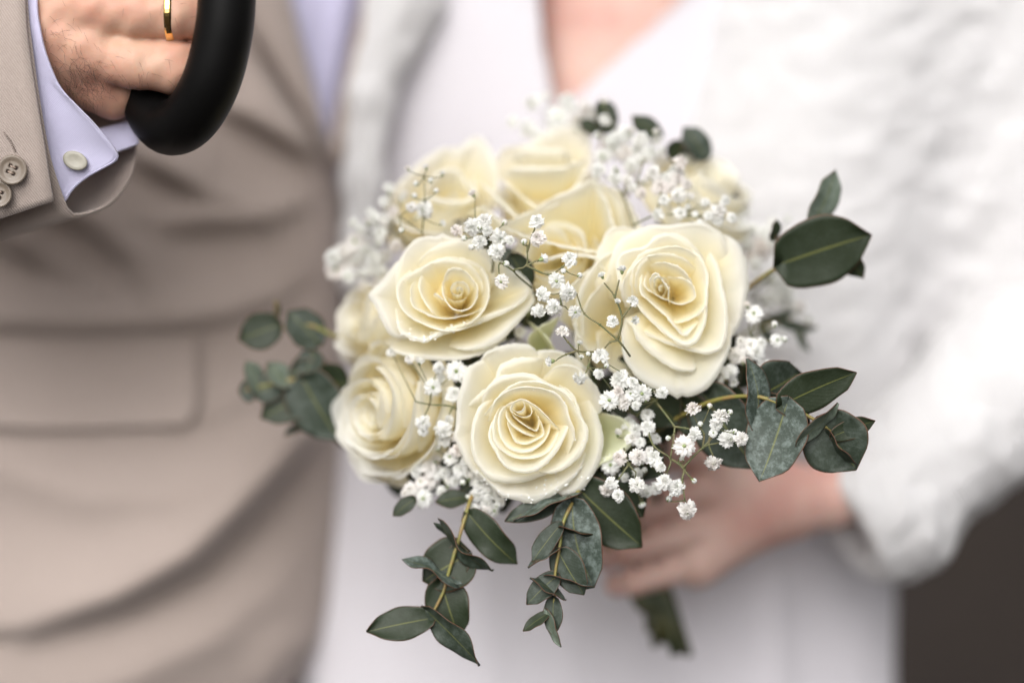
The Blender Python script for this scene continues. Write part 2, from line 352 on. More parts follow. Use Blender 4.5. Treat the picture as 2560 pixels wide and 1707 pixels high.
def bud(rose, cx, cy, d, base, R, seed, n=7, sx=1., sy=1., ks=.5):
    """the rolled heart of the rose"""
    r = random.Random(seed)
    for i in range(n):
        t = i / (n - 1); rr = R * (.10 + .9 * t); th0 = i * 2.2 + seed; pts = []
        Wd = 2.2 - .8 * t
        for k in range(9):
            u = -1 + k / 4; th = th0 + u * Wd; q = rr * (1 + ks * .35 * u)
            pts.append((cx + sx * q * math.cos(th), cy + sy * q * math.sin(th)))
        rim_petal(rose, base, (cx, cy, d, 0, 0), pts, 30 * (1 - t) + 8 * r.uniform(-1, 1), R * .09, seed=seed * 7 + i, ruff=.5, nu=24, bulge=.1, taper=.45)
ROSES = {}
# rose A: the sharp one, bottom centre
zA = zc(1130, 850, .268)
A = rose_obj(1310, 1040, 0, (1330, 1060, 250), 190, 'cream rose facing forward at the bottom centre of the bouquet, beaded with water drops'); ROSES['A'] = A
bA = (1325, 1060, 150); plA = (1310, 1035, 20, 0.0, -.04); AV = []
for i, (pts, h, lip, bul) in enumerate([
    ([(230, 300), (300, 130), (480, 45), (690, 35), (800, 110), (860, 200)], -62, 26, .05),
    ([(700, 180), (800, 100), (1000, 100), (1180, 190), (1290, 300)], -70, 20, .05),
    ([(860, 330), (1000, 230), (1180, 250), (1300, 370), (1380, 490), (1400, 640), (1372, 690), (1250, 760)], -42, 30, .05),
    ([(330, 160), (150, 250), (85, 420), (45, 600), (35, 800), (14, 895), (70, 1020), (150, 1180), (260, 1290), (380, 1360)], -42, 34, .05),
    ([(1180, 420), (1290, 520), (1370, 720), (1412, 900), (1400, 1060), (1330, 1240), (1190, 1410), (1020, 1452), (860, 1440)], -44, 42, .04),
    ([(150, 1130), (290, 1290), (400, 1400), (480, 1470), (600, 1490), (740, 1526), (880, 1480), (1010, 1400), (1120, 1300), (1210, 1180), (1262, 1000)], -30, 50, .03),
    ([(860, 170), (640, 160), (500, 200), (430, 260), (390, 370), (230, 520), (110, 640)], -28, 30, .04),
    ([(420, 500), (250, 620), (190, 780), (172, 950), (200, 1100), (280, 1230), (370, 1305), (530, 1336), (720, 1312), (880, 1250), (1010, 1150)], -6, 44, .03),
    ([(1000, 420), (1130, 500), (1210, 700), (1270, 830), (1262, 950), (1200, 1080), (1090, 1180), (960, 1240), (840, 1244), (700, 1180)], 4, 34, .03),
    ([(260, 620), (320, 450), (400, 370), (490, 325), (650, 303), (780, 325), (900, 400), (1050, 460), (1150, 560), (1215, 720)], 8, 26, .03),
    ([(330, 760), (400, 560), (520, 440), (640, 385), (800, 380), (960, 440), (1090, 520), (1170, 660), (1220, 800), (1200, 880)], 16, 15, .03),
    ([(300, 700), (340, 640), (440, 520), (560, 450), (690, 430), (840, 445), (980, 495), (1060, 590), (1100, 720), (1148, 850), (1130, 960), (1080, 1060)], 26, 14, .03),
    ([(400, 700), (345, 830), (340, 930), (400, 1040), (440, 1120), (520, 1200), (660, 1242), (800, 1215), (930, 1110), (1030, 960), (1092, 800), (1095, 720)], 28, 30, .03),
    ([(470, 600), (400, 700), (375, 850), (400, 960), (500, 1060), (620, 1108), (760, 1105), (880, 1060), (960, 960), (1000, 850)], 26, 16, .03),
    ([(560, 560), (450, 660), (425, 800), (460, 930), (540, 1020), (660, 1055), (760, 1030), (850, 960), (905, 870), (930, 760)], 24, 14, .03),
    ([(430, 640), (520, 600), (600, 560), (650, 545), (720, 570), (810, 630), (900, 720), (980, 810), (1020, 850)], 22, 10, .02),
    ([(530, 660), (510, 740), (540, 850), (590, 950), (680, 976), (760, 950), (860, 880), (830, 760), (760, 640)], 20, 9, .02),
    ([(500, 640), (505, 720), (560, 800), (660, 870), (760, 900), (800, 880)], 22, 12, .02),
    ([(540, 650), (580, 720), (650, 780), (730, 830), (790, 850), (815, 790), (810, 700)], 24, 9, .02),
    ([(700, 580), (745, 640), (735, 700), (650, 720), (570, 680), (540, 650), (560, 600), (620, 560)], 30, 8, .05),
    ([(640, 545), (675, 590), (655, 650), (600, 665), (550, 640)], 34, 6, .05)]):
    o, V = rim_petal(A, bA, plA, zA(pts), h, lip, seed=i, bulge=bul, ruff=(.7 if i < 12 else .35), nu=40, nv=18)
    AV.append((h, V))
# rose B: upper left, opening upwards
zB = zc(900, 570, .2232)
Bo = rose_obj(1135, 735, 90, (1150, 860, 300), 190, 'wide open cream rose at the upper left of centre with a tight round heart'); ROSES['B'] = Bo
bB = (1145, 790, 190); plB = (1142, 722, 90, 0.05, -.30); BV = []
for i, (pts, h, lip, bul) in enumerate([
    ([(330, 1330), (430, 1410), (640, 1462), (900, 1486), (1150, 1475), (1400, 1400), (1640, 1240)], -66, 26, .12),
    ([(1000, 1330), (1190, 1372), (1400, 1345), (1600, 1240), (1760, 1080), (1880, 940), (1960, 800), (1925, 700)], -34, 52, .06),
    ([(1400, 330), (1560, 360), (1720, 450), (1850, 550), (1925, 650), (1930, 760), (1890, 860)], -40, 16, .04),
    ([(560, 300), (400, 390), (230, 600), (95, 745), (170, 880), (240, 1040), (320, 1180), (430, 1235), (560, 1240)], -40, 50, .06),
    ([(400, 760), (405, 470), (490, 270), (620, 130), (760, 88), (860, 100), (935, 64), (1010, 100), (1240, 120), (1390, 215), (1490, 380), (1515, 560)], -26, 30, .04),
    ([(400, 900), (415, 1090), (470, 1190), (700, 1286), (830, 1240), (1000, 1180), (1250, 1110), (1500, 1010), (1750, 890), (1890, 740), (1860, 640)], -6, 34, .08),
    ([(620, 420), (760, 260), (920, 170), (1100, 145), (1290, 200), (1430, 330), (1510, 480), (1500, 640)], -6, 16, .03),
    ([(560, 470), (420, 620), (415, 780), (480, 930), (600, 1030), (760, 1105), (940, 1160), (1100, 1150), (1300, 1080), (1450, 980)], 10, 16, .05),
    ([(440, 640), (520, 540), (640, 460), (720, 420), (860, 350), (1020, 325), (1200, 350), (1360, 430), (1450, 560)], 12, 14, .03),
    ([(660, 560), (575, 640), (560, 760), (590, 880), (700, 950), (840, 1010), (1000, 1020), (1180, 985), (1330, 930), (1440, 820)], 22, 14, .05),
    ([(1000, 1115), (1180, 1095), (1330, 1000), (1430, 850), (1455, 680), (1410, 500), (1300, 400)], 20, 12, .05),
    ([(700, 500), (650, 640), (700, 800), (790, 930), (870, 1005)], 20, 12, .04),
    ([(690, 470), (800, 390), (980, 350), (1180, 385), (1290, 470), (1370, 600), (1380, 760)], 22, 12, .03),
    ([(820, 760), (835, 735), (880, 770), (960, 830)], 34, 12, .03),
    ([(1010, 560), (930, 600), (918, 700), (945, 800), (1020, 900), (1130, 935), (1250, 890), (1315, 780), (1320, 650), (1240, 540)], 40, 10, .12),
    ([(930, 640), (960, 500), (1050, 440), (1180, 480), (1270, 590), (1290, 700)], 38, 9, .06)]):
    o, V = rim_petal(Bo, bB, plB, zB(pts), h, lip, seed=50 + i, bulge=bul, ruff=.6, nu=40, nv=18); BV.append((h, V))
bud(Bo, 1146, 724, 60, bB, 30, 3, 6, 1.05, .95)
# rose C: right of centre
zC = zc(1530, 540, .2998)
Co = rose_obj(1690, 750, 90, (1720, 830, 320), 190, 'large cream rose on the right with a long overlapping spiral of petals'); ROSES['C'] = Co
bC = (1680, 750, 170); plC = (1662, 712, 80, .08, -.14); CV = []
for i, (pts, h, lip, bul) in enumerate([
    ([(-120, 700), (-150, 400), (-60, 160), (0, 95), (100, 90), (230, 110), (330, 130)], -90, 20, .05),
    ([(900, 130), (1040, 215), (1112, 350), (1142, 540), (1120, 720), (1075, 880), (1010, 1000), (960, 1080)], -62, 40, .04),
    ([(-60, 600), (-20, 380), (60, 200), (180, 125), (320, 75), (480, 75), (640, 52), (780, 62), (890, 125), (940, 190), (1000, 400)], -48, 50, .03),
    ([(110, 850), (80, 960), (85, 1120), (120, 1230), (200, 1340), (330, 1430), (450, 1470), (540, 1518), (590, 1495), (640, 1512), (760, 1462), (850, 1380), (930, 1240), (990, 1080), (1010, 900)], -24, 44, .06),
    ([(120, 870), (168, 930), (200, 1020), (280, 1115), (400, 1210), (520, 1280), (620, 1300), (690, 1285), (700, 1230)], -4, 40, .06),
    ([(820, 300), (890, 420), (930, 600), (965, 780), (965, 960), (920, 1100), (850, 1140), (760, 1152), (600, 1115), (400, 1045), (270, 980), (190, 920)], 0, 36, .05),
    ([(110, 760), (60, 600), (30, 400), (65, 315), (160, 275), (270, 250), (330, 190), (400, 150), (500, 138), (600, 175), (700, 260), (780, 380)], 2, 26, .03),
    ([(640, 260), (740, 340), (800, 470), (802, 620), (795, 800), (770, 940), (700, 1060), (590, 1085), (440, 985), (300, 860), (205, 740), (160, 640)], 20, 26, .04),
    ([(150, 760), (90, 640), (100, 520), (170, 400), (240, 310), (350, 270), (480, 250), (570, 255), (680, 310), (770, 400)], 18, 14, .03),
    ([(175, 700), (150, 560), (175, 430), (250, 350), (340, 320), (470, 310), (600, 350), (700, 440)], 24, 9, .03),
    ([(205, 680), (190, 540), (220, 420), (300, 345), (400, 330)], 27, 7, .03),
    ([(270, 400), (235, 520), (235, 640), (340, 745), (450, 845), (540, 955), (612, 1005), (680, 940), (740, 860)], 30, 18, .04),
    ([(480, 850), (540, 895), (640, 870), (730, 820), (790, 750), (800, 640), (770, 520)], 26, 10, .04),
    ([(300, 440), (262, 560), (300, 620), (400, 680), (480, 715), (560, 742), (640, 725), (692, 690), (690, 600), (640, 540), (560, 510), (460, 505)], 36, 14, .05),
    ([(300, 420), (360, 390), (450, 385), (560, 420), (640, 500), (690, 600)], 34, 9, .03),
    ([(330, 620), (310, 540), (350, 475), (395, 485), (420, 530), (450, 560), (470, 600), (475, 660), (440, 700)], 44, 10, .08),
    ([(480, 740), (470, 660), (480, 600), (470, 560)], 42, 10, .08),
    ([(350, 600), (350, 520), (400, 500), (440, 560), (455, 640)], 46, 8, .08)]):
    o, V = rim_petal(Co, bC, plC, zC(pts), h, lip, seed=90 + i, bulge=bul, ruff=.8, nu=40, nv=18); CV.append((h, V))
bud(Co, 1652, 722, 62, bC, 25, 8, 5, .85, 1.1)
# rose H: seen from below its big front petals, above the centre
zG = zc(1150, 280, .2678)
Ho = rose_obj(1420, 560, 250, (1500, 680, 420), 170, 'cream rose at the centre whose broad outer petal stands open behind the middle sprigs'); ROSES['H'] = Ho
bH = (1470, 640, 400); plH = (1440, 600, 230, .05, -.35)
for i, (pts, h, lip, bul) in enumerate([
    ([(1280, 720), (1420, 700), (1520, 760), (1620, 900), (1700, 1080), (1760, 1250)], -50, 14, .02),
    ([(330, 1120), (420, 1035), (700, 905), (850, 805), (980, 745), (1110, 685), (1240, 615), (1290, 665), (1400, 700), (1480, 800), (1530, 950), (1560, 1100)], 0, 13, .02),
    ([(1260, 690), (1350, 780), (1400, 900), (1440, 1040), (1500, 1160)], 10, 16, .02),
    ([(360, 1060), (470, 1110), (600, 1170), (800, 1225), (960, 1270), (1130, 1300), (1300, 1330), (1450, 1400)], 60, 40, .05),
    ([(700, 1420), (860, 1380), (1020, 1350), (1180, 1360), (1330, 1420), (1380, 1560)], 70, 40, .05)]):
    rim_petal(Ho, bH, plH, zG(pts), h, lip, seed=130 + i, bulge=bul, ruff=1, nu=36)
proc_rose(Ho, (1385, 655, 250), (-.25, -.8, .5), 135, 11, 35, t0=.45)
# rose G: top
Go = rose_obj(1390, 420, 420, (1390, 620, 560), 150, 'cream rose at the top of the bouquet with a folded front petal'); ROSES['G'] = Go
bG = (1385, 590, 560); plG = (1370, 420, 400, 0, -.5)
for i, (pts, h, lip, bul) in enumerate([
    ([(300, 560), (350, 420), (430, 325), (620, 300), (760, 215), (870, 160), (1030, 122), (1150, 170), (1215, 250), (1240, 480)], -60, 20, .03),
    ([(480, 420), (620, 350), (820, 340), (980, 360), (1050, 430)], 0, 20, .03),
    ([(420, 560), (520, 515), (700, 505), (900, 510), (1100, 490), (1180, 440)], 50, 50, .05),
    ([(320, 570), (400, 640), (480, 720), (600, 820), (720, 905), (860, 900), (1020, 780), (1140, 620), (1220, 460)], 74, 22, .06),
    ([(160, 640), (280, 760), (400, 880), (520, 990), (660, 1010), (760, 960)], 60, 24, .05)]):
    rim_petal(Go, bG, plG, zG(pts), h, lip, seed=150 + i, bulge=bul, ruff=1, nu=32)
# rose F: top left
zF = zc(800, 200, .3189)
Fo = rose_obj(1100, 460, 430, (1110, 640, 560), 150, 'soft cream rose at the top left of the bouquet with a tall pointed back petal'); ROSES['F'] = Fo
bF = (1110, 610, 580); plF = (1110, 470, 420, 0, -.5)
for i, (pts, h, lip, bul) in enumerate([
    ([(480, 1000), (540, 900), (640, 780), (760, 660), (900, 560), (970, 535), (1100, 530)], -50, 24, .02),
    ([(940, 560), (1080, 540), (1190, 450), (1270, 450), (1350, 560), (1390, 700), (1400, 850), (1380, 1000)], -30, 40, .03),
    ([(800, 900), (880, 760), (960, 700), (1080, 700), (1160, 800), (1190, 900)], 20, 30, .05),
    ([(700, 1000), (860, 945), (1000, 975), (1160, 965), (1230, 900), (1200, 760)], 50, 40, .05),
    ([(480, 940), (560, 1080), (700, 1180), (900, 1220), (1100, 1190), (1260, 1080), (1330, 950)], 60, 36, .06),
    ([(1180, 1040), (1290, 1010), (1380, 1060), (1480, 1150), (1600, 1210)], 90, 26, .04)]):
    rim_petal(Fo, bF, plF, zF(pts), h, lip, seed=170 + i, bulge=bul, ruff=1, nu=30)
# roses at the left, right and behind, grown procedurally
D = rose_obj(950, 1030, 240, (1080, 1020, 470), 170, 'soft cream rose turned to the left at the lower left edge'); proc_rose(D, (965, 1030, 240), (-.75, -.75, -.02), 205, 26, 11, high=.62)
E = rose_obj(880, 800, 380, (1000, 860, 560), 150, 'half hidden cream rose at the far left behind the lower left one'); proc_rose(E, (925, 800, 400), (-.75, -.6, .25), 150, 18, 12)
I = rose_obj(1770, 460, 460, (1700, 600, 600), 150, 'pale cream rose at the top right behind a veil of gypsophila'); proc_rose(I, (1760, 480, 440), (.4, -.5, .75), 175, 20, 13)
proc_rose(Fo, (1085, 530, 500), (-.35, -.55, .75), 165, 12, 31, t0=.45)
proc_rose(Go, (1390, 500, 520), (0, -.6, .8), 170, 12, 32, t0=.45)
J = rose_obj(1500, 800, 190, (1540, 860, 380), 140, 'cream rose tucked between the right rose and the bottom rose'); proc_rose(J, (1520, 790, 290), (-.6, -.75, .1), 120, 10, 14, t0=.45)
for k, (pts, b) in enumerate([([(1450, 960), (1438, 860), (1440, 760), (1465, 690), (1510, 640), (1570, 620)], (1540, 900, 290)), ([(1462, 880), (1452, 790), (1480, 735), (1525, 695), (1570, 690)], (1550, 880, 280)), ([(1425, 770), (1432, 810), (1450, 850), (1472, 880), (1500, 868)], (1525, 800, 290)), ([(1400, 800), (1412, 735), (1440, 700), (1480, 668)], (1500, 880, 330)), ([(1590, 960), (1530, 930), (1500, 880), (1490, 830)], (1550, 800, 280))]):
    rim_petal(J, b, (1470, 800, 150, 0, 0), pts, 10, 16, seed=200 + k)
K = rose_obj(1560, 1110, 150, (1480, 1080, 300), 120, 'greenish outer petals under the bottom rose')
K.name = 'guard_petals'; WM['guard_petals'] = WM['rose'] if 'rose' in WM else WM[list(WM)[-1]]
WM[K.name] = Matrix.Translation(Vector(W(P(1480, 1080, 300))[0])); del K['label']
rim_petal(K, (1400, 1080, 230), (1380, 1080, 70, 0, 0), [(1500, 1030), (1552, 1042), (1587, 1072), (1580, 1110), (1545, 1142), (1500, 1165), (1460, 1200)], 0, 24, m=M_GUARD, seed=301)
rim_petal(K, (1370, 880, 260), (1370, 870, 160, 0, 0), [(1318, 800), (1340, 815), (1375, 850), (1395, 890)], 10, 8, m=M_GUARD, seed=302)
rim_petal(K, (1350, 900, 260), (1370, 870, 160, 0, 0), [(1320, 870), (1322, 840), (1355, 812), (1400, 790)], 0, 8, m=M_GUARD, seed=303)
# water beads on the sharp roses (too small and many to pick apart)
def drops(rose, sel, count, seed, cond, rmin=1.2, rmax=3.4):
    r = random.Random(seed); m = MB(); pool = [v for h, V in sel for v in V if cond(v)]
    th = np.linspace(0, 2 * math.pi, 7)[:-1]
    for _ in range(count):
        p = np.array(r.choice(pool)) + np.array([r.uniform(-3, 3), 0, r.uniform(-3, 3)]); R = r.uniform(rmin, rmax) * r.uniform(.6, 1)
        V = [p + np.array([0, -R * 1.0 - 1.2, 0])]; F = []
        for a in (.45, .9, 1.4):
            V += [p + np.array([R * math.sin(a) * math.cos(t), -R * math.cos(a) - 1.2, R * math.sin(a) * math.sin(t)]) for t in th]
        for k in range(6):
            F.append((0, 1 + k, 1 + (k + 1) % 6))
            for q in range(2): a_ = 1 + q * 6 + k; b_ = 1 + q * 6 + (k + 1) % 6; F.append((a_, a_ + 6, b_ + 6, b_))
        F.append(tuple(13 + k for k in range(6)))
        m.add(np.array(V), F)
    o = m.make('water_drops', [M_WATER], rose); o['kind'] = 'stuff'; o['label'] = 'fine water drops beading on the petals'
yy = lambda v: 853.5 - v[2]
drops(A, [x for x in AV if x[0] < -20], 130, 3, lambda v: yy(v) > 1170 and v[1] < 110)
drops(Bo, [BV[5]], 70, 4, lambda v: yy(v) > 800 and v[1] < 110)
drops(A, AV[8:13], 50, 5, lambda v: v[1] < 16, 1.0, 2.4)
# hearts of the authored roses (receptacle closing the bottom of the cup)
for o_, b_ in ((A, bA), (Bo, bB), (Co, bC)):
    th = np.linspace(0, 2 * math.pi, 13)[:-1]; V = []
    for rr, dz in ((60, 6), (48, -18), (28, -40), (10, -52), (1, -55)): V.append([P(b_[0] + rr * math.cos(t) - (20 if o_ is not A else 25), b_[1] + rr * math.sin(t) - (60 if o_ is not A else 25), b_[2] + dz) for t in th])
    mk('heart', np.vstack(V), grid_faces(5, 12, True), M_PETAL, o_, uv=np.full((60, 2), .3))
# ---------------------------------------------------------------- gypsophila
def floret_mesh(seed, kind):
    r = random.Random(seed); V = []; F = []; MI = []
    def add(v, f, mi):
        n = len(V); V.extend(v); F.extend([tuple(i + n for i in q) for q in f]); MI.extend([mi] * len(f))
    def lathe(prof, mi, seg=8):
        v = [(a * math.cos(t * 2 * math.pi / seg), a * math.sin(t * 2 * math.pi / seg), z) for a, z in prof for t in range(seg)]
        add(v, [(i * seg + j, i * seg + (j + 1) % seg, (i + 1) * seg + (j + 1) % seg, (i + 1) * seg + j) for i in range(len(prof) - 1) for j in range(seg)], mi)
    def pet(th, el, ln, wd, z0, r0):
        c, s = math.cos(th), math.sin(th); ce, se = math.cos(el), math.sin(el); v = []
        tw = r.uniform(-.35, .35)
        for j, (vv, ww) in enumerate(((0, .3), (.5, .85), (.82, 1.0), (1, .9))):
            for k in range(5):
                u = -1 + k / 2; l = ln * vv * (1 - .10 * u * u)
                if j == 3: l += ln * (.10 if k % 2 else -.12) * r.uniform(.5, 1.3)
                cr = .16 * vv * math.sin(u * 3 + th) + r.uniform(-.05, .05) * vv + tw * u * .35 * vv
                x = r0 + l * ce - cr * se; z = z0 + l * se + cr * ce - .18 * vv * vv * ce; y = u * wd * ww * .5
                v.append((x * c - y * s, x * s + y * c, z))
        add(v, grid_faces(4, 5), 0)
    if kind == 'double':
        for n, el, ln, z0 in ((8, -.15, .95, .0), (8, .22, .90, .06), (7, .55, .78, .12), (6, .9, .62, .2), (5, 1.2, .5, .25)):
            p = r.uniform(0, 6)
            for i in range(n): pet(p + i * 2 * math.pi / n + r.uniform(-.25, .25), el + r.uniform(-.2, .2), ln * r.uniform(.82, 1.08), .62, z0, .06)
        for k in range(3): t = r.uniform(0, 6); add([(0, 0, .3), (.09 * math.cos(t), .09 * math.sin(t), .3), (.14 * math.cos(t + .4), .14 * math.sin(t + .4), .72)], [(0, 1, 2)], 1)
    elif kind == 'open':
        for n, el, ln, z0 in ((9, .05, .95, .0), (8, .35, .8, .08), (5, .8, .45, .1)):
            p = r.uniform(0, 6)
            for i in range(n): pet(p + i * 2 * math.pi / n, el + r.uniform(-.1, .1), ln * r.uniform(.92, 1.05), .6, z0, .08)
        lathe(((.16, .18), (.12, .34), (.01, .4)), 1, 6)
        for k in range(4): t = k * 1.57 + .3; add([(0, 0, .3), (.12 * math.cos(t), .12 * math.sin(t), .3), (.22 * math.cos(t), .22 * math.sin(t), .62)], [(0, 1, 2)], 1)
    elif kind == 'cup':
        for n, el, ln, z0 in ((6, .85, .95, -.1), (5, 1.1, .95, -.05), (4, 1.3, .9, 0)):
            p = r.uniform(0, 6)
            for i in range(n): pet(p + i * 2 * math.pi / n, el, ln, .7, z0, .1)
    if kind == 'bud':
        lathe(((.30, -.62), (.72, -.25), (.85, .15), (.72, .5), (.40, .76), (.05, .85)), 0)
        for k in range(5):
            t0 = k * 1.2566; v = []
            for q, (a, z) in enumerate(((.36, -.68), (.78, -.28), (.90, .12), (.74, .52))):
                for w in (-.42, 0, .42): ww = w * (1 - q * .28); v.append((a * math.cos(t0 + ww), a * math.sin(t0 + ww), z))
            add(v, grid_faces(4, 3), 1)
        lathe(((.1, -.95), (.3, -.8), (.36, -.6)), 1, 6)
    else: lathe(((.07, -.62), (.24, -.45), (.34, -.1), (.30, .12), (.12, .18)), 1, 7)
    return raw_mesh('floret', V, F, [M_FLOR, M_CALYX], mi=MI)
FM = {'d': [floret_mesh(s, 'double') for s in range(5)], 'o': [floret_mesh(20 + s, 'open') for s in range(2)], 'c': [floret_mesh(30 + s, 'cup') for s in range(2)], 'b': [floret_mesh(40, 'bud')]}
fr = random.Random(9)
def place_floret(sprig, px, py, d, r, kind, axis):
    pos = P(px, py, d); me = fr.choice(FM[kind]); ax = np.array(axis, float); ax /= np.linalg.norm(ax)
    axw = Vector(ax[0] * XA + ax[1] * FA + ax[2] * UA)
    Rm = axw.to_track_quat('Z', 'Y').to_matrix().to_4x4() @ Matrix.Rotation(fr.uniform(0, 6.28), 4, 'Z')
    k = r * S * (DCAM + d) / DCAM
    M = Matrix.Translation(Vector(W(pos)[0])) @ Rm @ Matrix.Diagonal((k * fr.uniform(.92, 1.06), k * fr.uniform(.92, 1.06), k, 1))
    o = bpy.data.objects.new('flower_bud' if kind == 'b' else 'floret', me); link(o, sprig, M)
    return pos - ax * r * .62
def sprig(flowers, stems, d=None, off=0, root=None, droot=120, thin_=1.5, auto=True):
    """flowers: (x, y, radius[, kind[, depth shift[, axis]]]); stems: polylines of (x, y) or (x, y, depth)"""
    def dep(x, y): return (d if d is not None else 400 * (((x - 1400) / 600) ** 2 + ((y - 950) / 650) ** 2) - 30) + off
    cx = sum(f[0] for f in flowers) / len(flowers); cy = sum(f[1] for f in flowers) / len(flowers)
    rt = P(*root) if root else P(cx * .75 + 1430 * .25, cy * .75 + 950 * .25, dep(cx, cy) + droot)
    o = bpy.data.objects.new('gypsophila_sprig', bpy.data.meshes.new('tmp')); link(o, bouquet, Matrix.Translation(Vector(W(rt)[0])))
    m = MB(); nodes = []
    for st in stems:
        pts = [P(s[0], s[1], s[2] if len(s) > 2 else dep(s[0], s[1]) + 14) for s in st]; nodes += pts
        m.add(*tube(spline(pts, 4 * len(pts)), [2.9 * thin_ / 1.5, 1.9 * thin_ / 1.5], 6))
        for q in pts[1:-1]: m.add(*tube([q - [0, 0, 3], q + [0, 0, 3]], [3.2, 3.2], 6))
    tips = []
    if not stems:
        for _ in range(6):
            a_ = fr.choice(flowers); flowers = flowers + [(a_[0] + fr.uniform(-48, 48), a_[1] + fr.uniform(-44, 44), fr.choice([9, 10, 13, 15, 18]), None, fr.uniform(-10, 40))]
    for f in flowers:
        x, y, r = f[:3]; kind = f[3] if len(f) > 3 and f[3] else ('b' if r <= 11 else fr.choice('dddddo' if r >= 17 else 'ddc')); sh = f[4] if len(f) > 4 else fr.uniform(-14, 14)
        dd = dep(x, y) + sh
        if len(f) > 5: ax = f[5]
        else: ax = (fr.uniform(-.5, .5) + (x - cx) / 180, -1 + (.5 if kind in 'bc' else 0), fr.uniform(-.3, .6) + (cy - y) / 180 + (.5 if kind in 'bc' else 0))
        tips.append(place_floret(o, x, y, dd, r, kind, ax))
    if not nodes or auto:
        if not nodes:
            hub = P(cx * .93 + 1430 * .07, cy * .93 + 950 * .07, dep(cx, cy) + 45); nodes = [hub]
            un = list(tips)
            while un:
                a = un.pop(0); un.sort(key=lambda q: np.linalg.norm(q - a)); g = [a] + un[:3]; un = un[3:]
                sub = np.mean(g, 0) * .62 + hub * .38 + np.array([0, 16, -8]); nodes.append(sub)
                mid = (sub + hub) / 2 + np.array([fr.uniform(-8, 8), 8, fr.uniform(-8, 8)]); m.add(*tube(spline([hub, mid, sub], 7), [2.2, 1.7], 5))
            m.add(*tube(spline([rt, (rt + hub) / 2 + np.array([5, 0, -10]), hub], 7), [3.2, 2.4], 6))
        for t in tips:
            a = min(nodes, key=lambda q: np.linalg.norm(q - t)); 
            if np.linalg.norm(a - t) > 4:
                mid = (a + t) / 2 + np.array([fr.uniform(-4, 4), 3, -3]); m.add(*tube(spline([a, mid, t], 6), [1.6, 1.15], 5))
    V = W(np.vstack(m.V)) - W(rt)[0]; me = raw_mesh('gypsophila_sprig', V, m.F, [M_TWIG]); o.data = me
    return o
UP = (.1, -.35, 1); 
# S1: sharp lower right sprig
sprig([(1732, 1022, 24, 'd', 0, (-.1, -.3, 1)), (1802, 1040, 25, 'd', 0, (.1, -.5, .9)), (1791, 1061, 18), (1737, 1085, 19), (1711, 1115, 27, 'o', -6, (0, -1, .15)), (1783, 1082, 12, 'o', 0, (.1, -1, .2)), (1819, 1097, 26), (1853, 1096, 20),
       (1783, 1159, 24, 'd', 0, (.1, -.5, -.8)), (1707, 1148, 11, 'c'), (1774, 1015, 9, 'b', 0, UP), (1825, 1030, 9, 'b', 0, (.6, -.4, .7)), (1751, 1060, 9, 'b', 0, (-.3, -.5, .7)), (1671, 1095, 9, 'b', 0, (-.8, -.5, .2)), (1837, 1078, 8, 'b'), (1735, 1201, 9, 'b', 0, (.8, -.4, -.4))],
      [[(1640, 1004, 60), (1684, 1063, 10), (1686, 1080, 4), (1676, 1146, 0)], [(1684, 1066), (1712, 1070), (1746, 1078)], [(1676, 1146), (1707, 1169), (1707, 1192)], [(1707, 1169), (1757, 1119), (1795, 1107)], [(1757, 1119), (1760, 1085), (1750, 1070)],
       [(1775, 1090), (1772, 1112), (1783, 1140)], [(1695, 1155), (1716, 1182), (1730, 1196)], [(1757, 1119), (1778, 1096), (1795, 1070)]], d=-8, root=(1620, 1000, 130))
sprig([(1595, 1141, 25), (1633, 1145, 25), (1549, 1143, 21), (1651, 1166, 16), (1660, 1204, 23), (1691, 1217, 25), (1718, 1276, 26, 'd', 0, (.1, -.8, -.5)), (1528, 1208, 20), (1546, 1238, 18), (1593, 1212, 22), (1672, 1247, 10, 'b', 30)],
      [[(1615, 1060, 60), (1635, 1115, 10), (1676, 1146, 6), (1668, 1180, 0)], [(1676, 1146), (1712, 1168), (1706, 1195, 0), (1712, 1250, -4)], [(1560, 1120, 50), (1572, 1160, 20), (1590, 1180, 8)], [(1572, 1160, 20), (1545, 1200, 12)]], d=0, root=(1590, 1060, 150))
sprig([(1616, 1229, 19), (1595, 1183, 17), (1526, 1162, 26, 'o', 10, (-.1, -1, 0)), (1517, 1225, 20), (1580, 1096, 20), (1560, 1194, 15), (1640, 1096, 16), (1619, 1068, 21, 'd', -30), (1618, 1036, 19), (1588, 1075, 20), (1570, 1057, 20), (1625, 1128, 14), (1545, 1085, 16), (1600, 1105, 16)], [], d=75, droot=120)
sprig([(1551, 948, 29), (1523, 1001, 26, 'o'), (1604, 983, 26, 'o'), (1560, 1004, 22), (1581, 955, 17), (1578, 985, 18), (1545, 978, 18), (1500, 934, 16, 'c'), (1500, 889, 24, 'd', -20), (1590, 1012, 14), (1615, 1000, 12), (1654, 982, 17, 'd', 20)], [[(1590, 1040, 90), (1640, 1000, 50), (1655, 985, 30)]], d=10, root=(1560, 1060, 140))
